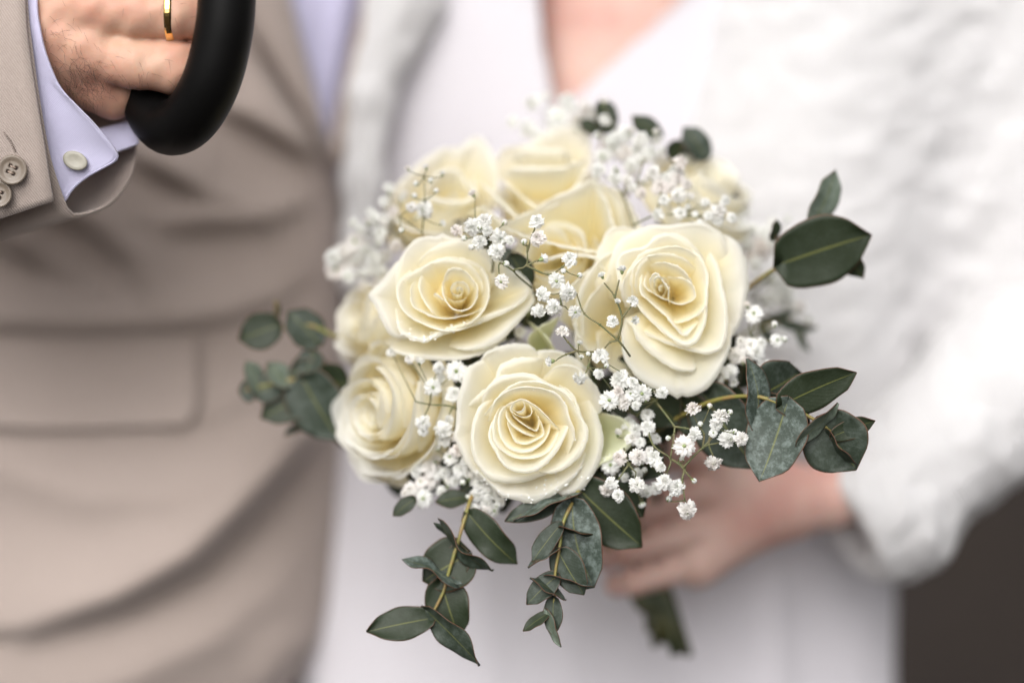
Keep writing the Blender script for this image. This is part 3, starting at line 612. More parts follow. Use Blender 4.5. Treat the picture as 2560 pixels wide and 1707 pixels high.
# S2: sprig standing in front of the right rose
sprig([(1505, 691, 13, 'c', 0, (-.5, -.4, .9)), (1555, 677, 16, 'c', 0, (0, -.3, 1)), (1582, 752, 18, 'd', 0, (.4, -.4, .8)), (1543, 755, 11, 'c'), (1532, 804, 17), (1585, 802, 16)],
      [[(1575, 890, 10), (1556, 863, -20), (1545, 851, -26), (1500, 812, -26), (1461, 784, -20), (1441, 733, -10)], [(1545, 851, -26), (1555, 796, -34), (1537, 742, -34), (1510, 707, -32)], [(1537, 742, -34), (1548, 700, -34)], [(1555, 794, -34), (1579, 765, -34)], [(1545, 851, -26), (1525, 856, -20), (1512, 870, -16)]], d=-42, root=(1600, 920, 60), auto=False)
sprig([(1448, 859, 10, 'c'), (1453, 894, 9, 'c'), (1516, 914, 9, 'b'), (1497, 935, 15), (1449, 946, 19, 'd', 0, (-.4, -.5, -.6)), (1378, 903, 17, 'c', 0, (-1, -.4, -.1)), (1406, 828, 18, 'd', 0, (0, -.5, .9)), (1470, 885, 8, 'b')],
      [[(1500, 890, 30), (1480, 880, 0), (1443, 877, -14), (1420, 855, -18), (1410, 842, -18)], [(1443, 877, -14), (1415, 886, -16), (1396, 896, -18)], [(1480, 880, 0), (1470, 918, -6), (1460, 940, -12)]], d=-20, root=(1520, 930, 100))
# S3: sprig across the middle
sprig([(1392, 702, 23, 'o'), (1420, 731, 26), (1356, 737, 21), (1384, 769, 24), (1347, 779, 21), (1438, 780, 18), (1425, 648, 22), (1409, 678, 9, 'b'), (1449, 688, 9, 'b'), (1355, 648, 18, 'c', 0, (.6, .5, .3)), (1310, 605, 10, 'b', 0, UP), (1345, 595, 23), (1342, 554, 21), (1254, 704, 21, 'o')],
      [[(1330, 720, 90), (1285, 678, 20), (1316, 664, 6), (1318, 612, 0)], [(1316, 664, 6), (1370, 686, 4), (1406, 668, 0), (1416, 655, 0)], [(1285, 678, 20), (1250, 658, 8), (1248, 690, 4)], [(1316, 664, 6), (1345, 650, 2)], [(1318, 630, 2), (1330, 590, 0), (1338, 570, 0)], [(1401, 733), (1403, 760), (1415, 768)]], d=-12, root=(1330, 740, 160))
sprig([(1242, 629, 24), (1248, 596, 24), (1199, 605, 23), (1183, 567, 25), (1211, 551, 22), (1218, 576, 17), (1141, 576, 18, 'd', 40), (1183, 487, 15, 'c', 90), (1275, 600, 14)], [], d=20, root=(1230, 680, 130))
# S4: upper left, out of focus
sprig([(1061, 525, 25), (1028, 519, 15), (1004, 576, 9), (1020, 423, 11, 'c'), (1065, 420, 11, 'c'), (1106, 436, 11, 'c'), (1077, 452, 9), (1040, 460, 9), (1090, 478, 9), (1036, 490, 9), (1105, 560, 12)],
      [[(1075, 640, 200), (1056, 582, 170), (1058, 545, 160)], [(1056, 582, 170), (1000, 540, 165)], [(1056, 582, 170), (1062, 500, 160), (1060, 440, 160)]], d=160, thin_=.8)
sprig([(960, 503, 15), (982, 528, 17), (960, 548, 17), (883, 557, 15), (950, 583, 21), (925, 530, 13), (900, 575, 14), (990, 615, 18), (975, 480, 10), (945, 610, 16), (1003, 500, 12), (935, 560, 13)], [], d=330)
sprig([(889, 605, 31), (835, 646, 27), (841, 672, 29), (886, 646, 29), (934, 646, 26), (988, 615, 19), (947, 675, 19), (921, 678, 13), (908, 715, 15), (934, 715, 16), (870, 690, 20), (905, 620, 22), (860, 628, 22), (965, 640, 16)], [], d=400)
# S5: between the left roses and under the upper left rose
sprig([(1141, 928, 27, 'o', -10, (0, -1, .1)), (1082, 968, 23), (1135, 986, 23), (1058, 1056, 20), (1058, 1078, 15), (1109, 1075, 27), (1097, 919, 17), (1049, 906, 15), (1103, 944, 14), (1023, 897, 14), (980, 880, 15, 'd', 60), (1120, 1050, 16)],
      [[(1170, 1060, 130), (1134, 1018, 110), (1074, 1011, 100), (1040, 1004, 100)], [(1077, 985, 98), (1074, 1011, 100), (1061, 1040, 98)], [(1130, 1020, 108), (1116, 1053, 100)]], d=100)
# S6: lower left cluster
sprig([(1058, 1246, 26, 'o'), (1103, 1228, 16), (1027, 1224, 21), (1076, 1201, 22), (1074, 1168, 26), (1052, 1204, 18), (1012, 1232, 12), (1107, 1175, 9), (1116, 1202, 9), (1040, 1180, 16), (1090, 1150, 16), (1137, 1204, 16), (1095, 1190, 13)], [], d=170)
sprig([(1152, 1175, 24), (1157, 1206, 10), (1200, 1211, 25), (1226, 1233, 25), (1193, 1237, 19), (1182, 1273, 20, 'o'), (1233, 1276, 21, 'o'), (1251, 1255, 16), (1170, 1242, 8), (1126, 1143, 22), (1143, 1125, 20), (1109, 1100, 20), (1215, 1256, 17), (1180, 1190, 16), (1143, 1090, 18), (1165, 1150, 15)], [], d=120)
# S7: top and upper right cloud
sprig([(1331, 257, 23), (1419, 250, 23), (1465, 273, 25), (1396, 292, 27), (1388, 311, 25), (1319, 322, 25), (1280, 305, 17), (1491, 280, 10), (1503, 315, 21), (1514, 303, 15), (1440, 300, 20), (1475, 300, 18), (1345, 340, 16), (1430, 270, 15)], [], d=520, root=(1440, 420, 560))
sprig([(1564, 334, 23), (1602, 349, 23), (1644, 349, 15), (1537, 368, 29), (1560, 380, 23), (1625, 384, 25), (1507, 391, 22), (1579, 414, 21), (1590, 375, 18), (1655, 375, 12), (1540, 345, 18), (1600, 400, 18), (1520, 350, 16), (1640, 330, 10)], [], d=330)
sprig([(1495, 426, 21), (1537, 445, 21), (1568, 449, 15), (1633, 433, 21), (1652, 468, 26), (1690, 430, 23), (1694, 445, 21), (1602, 483, 18), (1702, 407, 22), (1610, 455, 14), (1540, 425, 14), (1665, 445, 18), (1715, 460, 18), (1680, 470, 16), (1580, 470, 14)],
      [[(1600, 620, 260), (1583, 563, 240), (1556, 487, 235), (1537, 460, 230)], [(1556, 487, 235), (1590, 462, 230), (1625, 445, 225)], [(1590, 462), (1610, 400)]], d=222)
sprig([(1696, 489, 24), (1700, 533, 19), (1725, 495, 16), (1644, 537, 19, 'd', -20, (-.9, -.6, 0)), (1738, 537, 11), (1763, 506, 13), (1797, 529, 24), (1794, 550, 19), (1813, 502, 15), (1660, 500, 16), (1750, 560, 12), (1770, 540, 14), (1830, 545, 15), (1720, 520, 12)],
      [[(1583, 563, 220), (1620, 545, 190), (1636, 538, 180)], [(1640, 555, 200), (1648, 500, 190), (1653, 480, 190)], [(1700, 536), (1665, 536)]], d=180)
sprig([(1855, 567, 21), (1851, 590, 19), (1882, 575, 20), (1935, 560, 21), (1901, 621, 36), (1951, 648, 17), (1868, 610, 20), (1845, 540, 16), (1910, 580, 18), (1890, 660, 20), (1875, 640, 18), (1865, 530, 14), (1930, 600, 18)], [], d=430)
sprig([(1958, 733, 40), (1990, 690, 25), (1993, 771, 23), (1999, 765, 15), (2011, 838, 14), (1948, 850, 18), (1930, 700, 22), (1915, 750, 22), (1970, 800, 18), (2020, 800, 14), (1900, 700, 18)], [[(1870, 740, 560), (1910, 706, 480), (1966, 655, 440)]], d=560)
sprig([(1885, 784, 24), (1936, 811, 11), (1942, 851, 19), (1878, 870, 29), (1891, 880, 23), (1843, 889, 26), (1824, 930, 24), (1853, 854, 15), (1910, 918, 25), (1869, 765, 13), (1900, 860, 20), (1860, 905, 16), (1835, 955, 16)], [], d=150)
# small flowers deep between the heads
sprig([(1190, 640, 18), (1300, 830, 16), (1230, 880, 18), (1320, 780, 16), (1480, 1010, 20), (1530, 1050, 18), (1490, 1120, 18), (1100, 870, 18), (1040, 870, 18), (1010, 690, 18)], [], d=190, root=(1400, 950, 420))
# ---------------------------------------------------------------- eucalyptus
er = random.Random(4)
def leaf(br, b, t, w, roll=20, bend=.1, wave=.04, m=None, shape=.85, fold=.15, side=0.0):
    """b, t = base and tip (x, y, depth); w = apparent width in photo pixels; roll = turn about its own axis, degrees"""
    B0 = P(*b); T0 = P(*t); a = T0 - B0; Ln = np.linalg.norm(a); a /= Ln
    mid = (B0 + T0) / 2; view = np.array([mid[0], mid[1] + DCAM, mid[2]]); view /= np.linalg.norm(view)
    s0 = np.cross(a, view); s0 /= np.linalg.norm(s0); n0 = np.cross(s0, a); rr = math.radians(roll)
    if n0 @ view > 0: n0 = -n0
    s = s0 * math.cos(rr) + n0 * math.sin(rr); n = n0 * math.cos(rr) - s0 * math.sin(rr)
    hw = min(w / 2 * (1.3 if b[0] < 900 else 1.12) * (1 + B0[1] / DCAM) / max(.12, abs(math.cos(rr))), Ln * .7); nu, nt = 13, 17; V = []; UV = []; ph = er.uniform(0, 6); p2 = er.uniform(0, 6)
    for i in range(nt):
        x = i / (nt - 1); wd = hw * (math.sin(math.pi * min(1, x ** shape)) ** .52) * (1 - .04 * math.sin(9 * x + ph)) if 0 < x < 1 else .6
        wd = min(wd, hw * 3.3 * (1 - x) + .5)
        c = B0 + a * Ln * x + n * bend * Ln * math.sin(math.pi * x) + s * side * Ln * math.sin(math.pi * x)
        for j in range(nu):
            u = -1 + 2 * j / (nu - 1)
            lob = -a * Ln * .09 * abs(u) ** 2 * max(0, 1 - x * 4)
            z = fold * hw * u * u * .8 + wave * Ln * math.sin(8 * x + ph + (1.6 if u > 0 else 0)) * u * u + .012 * Ln * math.sin(15 * x + p2) * abs(u) ** 3
            V.append(c + s * wd * u + n * z + lob); UV.append((u, x))
    return mk('leaf', V, grid_faces(nt, nu), m or M_LEAF, br, origin=B0, uv=UV, thick=1.6)
def branch(stems, rad=(6, 3.5), label=None):
    m = MB()
    for st in stems: m.add(*tube(spline(PP(st), 5 * len(st)), list(rad), 8))
    return m.make('eucalyptus_branch', [M_EUST], bouquet, origin=P(*stems[0][0]), label=label)
# right, sharp
b = branch([[(1600, 1100, 260), (1760, 1010, 120), (1880, 990, 30), (1967, 1016, 6), (2040, 1051, 0), (2087, 1088, 0)]], (7, 4), 'eucalyptus branch with frosted round leaves reaching right, in sharp focus')
leaf(b, (1955, 1012, 4), (2141, 930, -20), 88, 18, -.05, .02, M_LEAFD, .7)
leaf(b, (1967, 1008, 0), (1899, 1204, -10), 136, 14, -.06, .02, M_LEAFF, .78, .12)
leaf(b, (1993, 1103, -22), (2094, 1006, -34), 30, 58, .05, .03, M_LEAFP, .9)
leaf(b, (2050, 1050, 10), (2142, 1172, 8), 152, 12, .05, .02, M_LEAF, .75)
leaf(b, (2083, 1090, -12), (2188, 1051, -28), 46, 8, -.1, .03, M_LEAFD, .8)
leaf(b, (2072, 1075, -10), (2144, 1160, -20), 18, 74, .1, .03, M_LEAF, .9)
leaf(b, (1886, 1070, 40), (1866, 896, 20), 56, 40, .1, .04, M_LEAFF, .9, side=-.05)
leaf(b, (1885, 995, 60), (2000, 930, 120), 120, 25, .05, .03, M_LEAF, .75)
leaf(b, (1900, 1000, 80), (2030, 1070, 90), 90, 30, .05, .03, M_LEAF, .8)
leaf(b, (1760, 985, 150), (1892, 1172, 80), 140, 20, .05, .03, M_LEAF, .75)
leaf(b, (1700, 980, 200), (1880, 1010, 170), 110, 20, .05, .03, M_LEAFD, .8)
leaf(b, (1690, 990, 180), (1790, 1090, 150), 90, 25, .05, .03, M_LEAFD, .8)
# upper right
b = branch([[(1780, 800, 400), (1884, 709, 280), (1966, 656, 210), (2080, 600, 205), (2130, 640, 215)]], (7, 4), 'eucalyptus branch at the upper right ending in one large dark round leaf')
leaf(b, (1952, 660, 180), (2178, 586, 170), 156, 12, -.04, .02, M_LEAFD, .72, .1)
leaf(b, (2100, 610, 215), (2160, 696, 220), 50, 30, .05, .03, M_LEAFD, .8)
leaf(b, (2030, 560, 225), (2088, 424, 225), 56, 35, .08, .02, M_LEAFP, .85)
leaf(b, (1930, 600, 250), (1942, 548, 240), 22, 50, .05, .03, M_LEAFD, .8)
leaf(b, (1990, 650, 250), (1938, 592, 250), 36, 30, .05, .03, M_LEAFD, .8)
b = branch([[(1480, 480, 600), (1500, 380, 520), (1508, 300, 520)], [(1560, 500, 560), (1600, 380, 440), (1620, 320, 430)], [(1650, 520, 560), (1700, 420, 460), (1725, 350, 450)]], (6, 4), 'dark eucalyptus leaf tips poking up behind the top flowers')
leaf(b, (1518, 330, 470), (1505, 244, 480), 52, 20, .1, .03, M_LEAFD, .8)
leaf(b, (1490, 335, 470), (1450, 300, 480), 34, 30, .1, .03, M_LEAFD, .8)
leaf(b, (1648, 350, 400), (1578, 292, 410), 44, 30, .1, .03, M_LEAFD, .8)
leaf(b, (1765, 395, 430), (1708, 318, 440), 56, 20, .1, .03, M_LEAF, .85)
leaf(b, (1720, 400, 440), (1750, 345, 450), 60, 20, .1, .03, M_LEAF, .8)
leaf(b, (1680, 400, 440), (1700, 350, 450), 50, 30, .1, .03, M_LEAFD, .8)
b = branch([[(1820, 860, 500), (1920, 810, 520), (2040, 816, 540)]], (5, 3), 'thin pale eucalyptus tip at the right, far out of focus')
for q in (((1900, 800, 520), (1990, 775, 540), 24), ((1940, 800, 520), (2045, 818, 540), 22), ((1990, 808, 530), (2025, 880, 540), 18), ((1900, 812, 520), (1950, 860, 530), 24)): leaf(b, q[0], q[1], q[2], 40, .1, .03, M_LEAFP, .85)
# left, out of focus
b = branch([[(1000, 950, 520), (860, 850, 420), (830, 838, 400), (770, 812, 400), (700, 822, 410), (690, 790, 410), (691, 752, 410)]], (6, 4), 'small eucalyptus shoot with two dark leaves at the far left')
leaf(b, (698, 812, 400), (598, 850, 410), 72, 10, .05, .02, M_LEAFD, .75)
leaf(b, (798, 858, 400), (718, 778, 400), 72, 15, .05, .02, M_LEAF, .85)
leaf(b, (690, 800, 410), (690, 750, 415), 12, 60, .05, .02, M_LEAFD, .85)
b = branch([[(960, 1010, 520), (820, 960, 420), (785, 890, 400), (772, 860, 400)], [(870, 990, 440), (760, 950, 400), (680, 960, 400), (612, 975, 400)]], (7, 4), 'eucalyptus branch with blue green leaves crowded at the left edge')
leaf(b, (790, 880, 395), (760, 940, 390), 50, 25, .05, .02, M_LEAF, .8)
leaf(b, (650, 980, 400), (614, 902, 395), 40, 40, .05, .02, M_LEAFP, .85)
leaf(b, (720, 965, 390), (665, 908, 390), 44, 40, .05, .02, M_LEAFP, .85)
leaf(b, (640, 975, 400), (596, 978, 400), 52, 10, .05, .02, M_LEAF, .7)
leaf(b, (700, 960, 400), (630, 990, 400), 56, 20, .05, .02, M_LEAF, .75)
leaf(b, (770, 985, 400), (652, 1046, 400), 70, 10, .05, .02, M_LEAFD, .8)
leaf(b, (810, 910, 410), (722, 935, 400), 60, 15, .05, .02, M_LEAFD, .75)
leaf(b, (730, 925, 405), (800, 960, 405), 70, 15, .05, .02, M_LEAF, .75)
leaf(b, (758, 950, 385), (850, 1100, 380), 110, 20, .05, .02, M_LEAF, .62)
leaf(b, (800, 950, 390), (880, 960, 380), 80, 20, .05, .02, M_LEAFD, .7)
leaf(b, (788, 1045, 420), (712, 1092, 430), 20, 60, .05, .02, M_LEAF, .8)
leaf(b, (840, 1080, 400), (884, 1120, 400), 22, 50, .05, .02, M_LEAFD, .8)
# bottom left branch
b = branch([[(1220, 1150, 220), (1180, 1240, 120), (1165, 1284, 90), (1139, 1374, 70), (1117, 1446, 65), (1108, 1480, 62), (1081, 1533, 60), (1072, 1546, 60)]], (6.5, 3.5), 'hanging eucalyptus branch at the lower left with dark wavy leaves')
leaf(b, (1172, 1285, 90), (1294, 1410, 90), 74, 15, .1, .05, M_LEAFD, .8)
leaf(b, (1170, 1385, 80), (1058, 1452, 90), 122, 10, .05, .02, M_LEAFD, .72)
leaf(b, (1150, 1370, 85), (1128, 1468, 85), 60, 15, .05, .02, M_LEAFD, .72)
leaf(b, (1102, 1309, 60), (1231, 1428, 50), 22, 68, .08, .07, M_LEAF, .8)
leaf(b, (1141, 1461, 55), (1004, 1397, 45), 26, 64, .06, .06, M_LEAFF, .8)
leaf(b, (1102, 1452, 75), (1148, 1594, 75), 98, 10, .05, .04, M_LEAFD, .75)
leaf(b, (1078, 1545, 55), (916, 1579, 40), 74, 15, .04, .04, M_LEAFD, .85)
leaf(b, (1066, 1524, 50), (1201, 1661, 30), 50, 38, .05, .05, M_LEAF, .8, side=.05)
leaf(b, (1036, 1246, 130), (983, 1290, 130), 34, 20, .05, .02, M_LEAFD, .85)
leaf(b, (1168, 1244, 150), (1088, 1256, 150), 40, 30, .05, .02, M_LEAFD, .85)
# bottom centre branch
b = branch([[(1480, 1160, 160), (1436, 1246, 50), (1407, 1309, 20), (1399, 1367, 10), (1388, 1432, 5), (1387, 1493, 5), (1374, 1533, 5)]], (6, 3.2), 'hanging eucalyptus branch below the bottom rose with paired leaves')
leaf(b, (1430, 1256, 40), (1486, 1468, 30), 116, 12, .04, .02, M_LEAFF, .8, side=-.06)
leaf(b, (1400, 1250, 60), (1262, 1304, 50), 52, 20, .04, .02, M_LEAF, .7)
leaf(b, (1443, 1239, 30), (1285, 1306, 10), 15, 76, .05, .02, M_LEAFF, .8)
leaf(b, (1440, 1215, 100), (1606, 1366, 90), 128, 12, .05, .03, M_LEAFD, .78)
leaf(b, (1500, 1180, 140), (1610, 1290, 120), 130, 12, .05, .03, M_LEAFD, .7)
leaf(b, (1403, 1314, 12), (1482, 1334, -8), 7, 83, .05, .02, M_LEAFD, .8)
leaf(b, (1400, 1312, 15), (1330, 1405, 5), 46, 20, .04, .02, M_LEAF, .85)
leaf(b, (1399, 1372, 8), (1321, 1420, -12), 15, 74, .05, .02, M_LEAFF, .8)
leaf(b, (1396, 1378, 12), (1461, 1486, 0), 74, 15, .05, .02, M_LEAF, .75)
leaf(b, (1370, 1435, 0), (1485, 1465, -12), 13, 76, .05, .02, M_LEAFF, .8)
leaf(b, (1392, 1438, 5), (1317, 1511, 0), 52, 18, .05, .02, M_LEAF, .8)
leaf(b, (1407, 1497, -4), (1324, 1446, -14), 20, 68, .05, .03, M_LEAF, .8)
leaf(b, (1384, 1495, 5), (1384, 1588, 0), 44, 18, .05, .02, M_LEAF, .8)
leaf(b, (1368, 1526, -2), (1403, 1617, -10), 20, 50, .05, .02, M_LEAFP, .85)
leaf(b, (1370, 1533, 0), (1308, 1578, -8), 26, 35, .05, .02, M_LEAFD, .85)
leaf(b, (1368, 1540, 2), (1330, 1570, 0), 12, 50, .05, .02, M_LEAFD, .85)
# leaves and foliage filling the inside of the bouquet
b = branch([[(1600, 1420, 800), (1450, 1050, 480), (1300, 850, 420)], [(1600, 1420, 800), (1600, 1000, 480), (1700, 700, 460)], [(1600, 1420, 800), (1250, 1150, 420), (1080, 950, 430)]], (9, 6), 'dark foliage branch filling the gaps between the roses')
for _ in range(46):
    x = er.uniform(960, 1840); y = er.uniform(560, 1200); rho = ((x - 1400) / 600) ** 2 + ((y - 950) / 650) ** 2
    d0 = 300 + 260 * rho; an = er.uniform(0, 6.28); L_ = er.uniform(110, 170)
    leaf(b, (x, y, d0), (x + L_ * math.cos(an), y + L_ * math.sin(an) * .8, d0 + er.uniform(-40, 40)), er.uniform(70, 110), er.uniform(0, 35), .08, .03, er.choice([M_LEAFD, M_LEAF, M_LEAFD]), .8)
for q in (((1500, 1130, 170), (1620, 1180, 150), 100), ((1560, 1100, 180), (1660, 1190, 160), 100), ((1590, 960, 190), (1700, 1060, 180), 110), ((1180, 1120, 230), (1100, 1210, 220), 90), ((1230, 1180, 200), (1150, 1230, 190), 90), ((1400, 900, 240), (1500, 960, 230), 80), ((1180, 940, 240), (1080, 930, 240), 80), ((1280, 640, 160), (1330, 720, 170), 60), ((1830, 900, 230), (1760, 1000, 230), 90), ((1560, 900, 200), (1660, 1020, 200), 90)):
    leaf(b, q[0], q[1], q[2], 15, .06, .03, M_LEAFD, .8)
# cut stems below the hand
for k in range(22):
    x0 = 1572 + er.uniform(0, 112); x1 = x0 + (er.uniform(0, 1)) * 60 - 5; y1 = 1505 + (x0 - 1560) * 1.1 + er.uniform(-20, 40)
    dd = 800 + er.uniform(-50, 50)
    V, F = tube(spline(PP([(1600 + (x0 - 1620) * .6, 1400, dd), (x0, 1480, dd), ((x0 + x1) / 2, (1480 + y1) / 2, dd - 8), (x1, y1, dd - 12)]), 8), [13, 13, 12, 11], 8)
    mk('cut_stem', V, F, M_STEM, bouquet, origin=P(x0, 1480, dd))
# ---------------------------------------------------------------- the groom (left)
def sheet(pl, pr, n=30, m=10, bulge=0.0):
    """ruled sheet between two 3-D boundary curves, bulging toward the camera"""
    a = spline(pl, n); b = spline(pr, n); t = np.linspace(0, 1, m)
    G = a[:, None, :] * (1 - t)[None, :, None] + b[:, None, :] * t[None, :, None]
    G[..., 1] -= bulge * np.sin(np.pi * t)[None, :]
    return G.reshape(-1, 3), grid_faces(n, m)
groom = empty('person', W(P(-100, 1400, 1400))[0], label='groom in a tan suit and lavender shirt gripping a black crook handle', category='person')
def seg_fold(x, y, pts, amp, up, dn):
    """ridge along a polyline: gentle rise above it (length up), quick fall below it (length dn)"""
    best = np.full(x.shape, 1e9); sgn = np.zeros(x.shape); wt = np.ones(x.shape); n = len(pts) - 1
    for i in range(n):
        ax_, ay = pts[i][:2]; bx, by = pts[i + 1][:2]; dx, dy = bx - ax_, by - ay; L2 = dx * dx + dy * dy
        t = ((x - ax_) * dx + (y - ay) * dy) / L2; tc = np.clip(t, 0, 1); qx = x - ax_ - tc * dx; qy = y - ay - tc * dy; d = np.hypot(qx, qy)
        side = (x - ax_) * dy - (y - ay) * dx; g = (i + tc) / n
        upd = d < best; best = np.where(upd, d, best); sgn = np.where(upd, np.sign(side), sgn); wt = np.where(upd, np.sin(np.pi * np.clip(g * .86 + .07, 0, 1)) ** .6, wt)
    above = sgn > 0
    return amp * wt * np.where(above, np.exp(-(best / up) ** 1.3), np.exp(-(best / dn) ** 1.6))
JR = [(-700, 1010), (0, 955), (250, 885), (370, 862), (450, 850), (600, 852), (900, 850), (1150, 846), (1300, 840), (1400, 834), (1500, 822), (1600, 795), (1700, 735), (1900, 560), (2300, 300)]
def jr(y): return np.interp(y, [q[0] for q in JR], [q[1] for q in JR])
FOLDS = [([(585, 0), (622, 90), (700, 210), (795, 372)], -75, 20, 20), ([(60, 1560), (300, 1480), (470, 1385), (600, 1260), (720, 1130), (840, 1020)], 150, 160, 34),
         ([(-200, 1180), (0, 1170), (200, 1240), (420, 1240), (560, 1180)], 36, 120, 60),
         ([(-200, 805), (0, 800), (200, 806), (420, 800), (560, 780), (700, 730)], 62, 100, 26),
         ([(60, 500), (220, 540), (330, 640), (380, 740)], 58, 70, 34), ([(-100, 560), (0, 590), (90, 650)], 70, 80, 28),
         ([(540, 250), (640, 290), (740, 350), (815, 400)], 75, 80, 28), ([(330, 370), (420, 420), (520, 480)], 66, 70, 28),
         ([(400, 560), (520, 545), (660, 540), (760, 500)], 50, 70, 30), ([(380, 1080), (560, 1010), (740, 920)], 18, 60, 40),
         ([(640, 1720), (700, 1650), (790, 1580)], 40, 60, 20), ([(100, 1760), (300, 1700), (520, 1600), (700, 1450)], 36, 110, 60)]
def jacket_depth(x, y):
    xr = jr(y); a = 1150.0; cxx = xr - a; t = np.clip((x - cxx) / a, -1, 1)
    base = 1430 - 420 * np.sqrt(np.clip(1 - t * t, 0, 1)); edge = np.clip((xr - x) / 120, 0, 1)
    h = 1.2 * sum(seg_fold(x, y, *f) for f in FOLDS) * edge ** .5
    return base - h
ny, nx = 230, 170; ys = np.linspace(-650, 2200, ny); ut = np.linspace(0, 1, nx); V = []; NXF = nx
for y in ys:
    xr = jr(y); a = 1150.0; th = np.r_[np.linspace(math.pi, 0, 120) * 1.0, np.linspace(0, -math.pi, 52)[1:-1]]
    cs = np.cos(th); front = np.sin(th) >= 0
    xs = xr - a + a * np.sign(cs) * np.abs(cs) ** .8
    dep = np.where(front, jacket_depth(xs, np.full(xs.shape, y)), 1430 + 250 * np.abs(np.sin(th)))
    V.append(np.stack([xs, np.full(xs.shape, y), dep], 1))
nx = len(th); G = np.vstack(V); F = []
for f in grid_faces(ny, nx, True):
    c = G[list(f)].mean(0)
    if c[2] < 1431 and c[1] < 372:
        xl = 722 + (812 - 722) * c[1] / 380; xr_ = 908 + (818 - 908) * c[1] / 372
        if xl < c[0] < xr_: continue
    F.append(f)
jacket = mk('suit_jacket', PP(G), F, M_SUIT, groom, thick=10, off=-1, label='tan wool jacket front with soft drag folds')
# lapel, lying on the jacket
lp = [(560, -300), (600, -60), (640, 60), (700, 170), (760, 270), (812, 385)]; lr = [(650, -300), (706, -60), (736, 60), (762, 160), (790, 270), (816, 385)]
def on_jacket(pts, off): return np.array([P(x, y, float(jacket_depth(np.array([x * 1.0]), np.array([y * 1.0]))[0]) - off) for x, y in pts])
n = 40; a_ = spline(lp, n); b_ = spline(lr, n); V = []
for i in range(n):
    for j in range(9):
        t = j / 8; q = a_[i] * (1 - t) + b_[i] * t; V.append(on_jacket([q], 70 - 50 * t + 10 * math.sin(t * 3.1))[0])
mk('lapel', V, grid_faces(n, 9), M_SUIT, jacket, thick=12, off=-1)
V = []; a_ = spline([(918, -300), (903, 0), (870, 150), (832, 330), (828, 400)], 24); b_ = spline([(1000, -300), (960, 0), (930, 150), (885, 330), (858, 420)], 24)
for i in range(24):
    for j in range(7): t = j / 6; q = a_[i] * (1 - t) + b_[i] * t; V.append(P(q[0], q[1], 1175 + 60 * t - 16 * math.sin(t * 3.1)))
mk('lapel', V, grid_faces(24, 7), M_SUIT, jacket, thick=12, off=-1)
# pocket flap
V = []; xs = np.linspace(-420, 494, 60); ysf = np.linspace(842, 1072, 18)
for i, y in enumerate(ysf):
    for j, x in enumerate(xs):
        fx = x; rr = 60
        if y > 1072 - rr: lim = 494 - rr + math.sqrt(max(0, rr * rr - (y - (1072 - rr)) ** 2)); fx = min(x, lim) if x <= lim else lim
        yy_ = y + 4 * math.sin(x * .01); V.append(on_jacket([(fx, yy_)], 10 + 26 * (i / 17) ** .7)[0])
mk('pocket_flap', V, grid_faces(18, 60), M_SUIT, jacket, thick=16, off=-1)
# shirt front under the jacket
V = []; yy2 = np.linspace(-650, 470, 50); xx2 = np.linspace(560, 960, 30)
for y in yy2:
    for x in xx2: V.append(P(x, y, float(jacket_depth(np.array([min(x, jr(y) - 30)]), np.array([y]))[0]) + 45 - 26 * math.exp(-((x - 860 + y * .12) / 26) ** 2)))
mk('shirt', V, grid_faces(50, 30), M_SHIRT, groom, thick=4, label='lavender shirt front showing in the jacket opening')
# hand
H = lambda x, y, d: P(x, y, d)
HC = [(H(-260, 60, 300), H(60, 75, 95), 120, 118, 0), (H(60, 75, 95), H(150, 60, 70), 118, 112, 70), (H(150, -10, 60), H(215, -120, 40), 105, 105, 60),
      (H(110, 100, 70), H(212, 118, 12), 88, 54, 64), (H(110, 20, 50), H(232, 20, -14), 80, 56, 30), (H(120, -80, 40), H(240, -90, -10), 80, 60, 30),
      (H(150, 150, 110), H(252, 205, 92), 94, 80, 70), (H(252, 205, 92), H(290, 250, 104), 66, 50, 34)]
PK = [H(228, 136, 6), H(330, 158, 4), H(430, 166, 10), H(505, 172, 34), H(530, 178, 110), H(490, 185, 210), H(430, 190, 240)]
PR_ = [54, 63, 67, 62, 54, 50, 44]
RG = [H(238, 24, -16), H(340, 32, -22), H(440, 34, -18), H(515, 36, 10), H(535, 40, 100), H(500, 45, 210), H(430, 50, 240)]
RR_ = [58, 63, 65, 62, 54, 50, 44]
MD = [H(246, -92, -10), H(340, -100, -20), H(440, -104, -18), H(515, -100, 10), H(535, -95, 100), H(500, -90, 210)]
def hand_sdf(p):
    d = None
    for a, b, ra, rb, k in HC:
        c = cone(p, a, b, ra, rb); d = c if d is None else smin(d, c, max(k, 10))
    # knuckle, tendons and the pad of the palm
    d = smin(d, np.linalg.norm((p - H(224, 116, -16)) / np.array([1.25, 1, 1]), axis=1) - 34, 26)
    d = smin(d, cone(p, H(90, 60, -24), H(224, 112, -28), 10, 12), 44)
    d = smin(d, np.linalg.norm(p - H(292, 222, 84), axis=1) - 44, 30)
    for fing, rad in ((PK, PR_), (RG, RR_), (MD, RR_)):
        f = None
        for i in range(len(fing) - 1):
            c = cone(p, fing[i], fing[i + 1], rad[i], rad[i + 1]); f = c if f is None else smin(f, c, 14)
        near = 1 / (1 + np.exp((p[:, 0] - fing[1][0] + 40) / 22.0)); d = smin(d, f, 7 + 34 * near)
    d = smin(d, cone(p, H(320, 100, 34), H(500, 104, 40), 34, 34), 8)
    return d + 1.3 * lump(p, 60, 3)
V, F = surface_nets(hand_sdf, (-1290, -130, 500), (-640, 330, 1010), 6.5)
body = mk('body', V, F, M_SKINM, groom, label='hairy tanned left hand with fingers curled around the black handle')
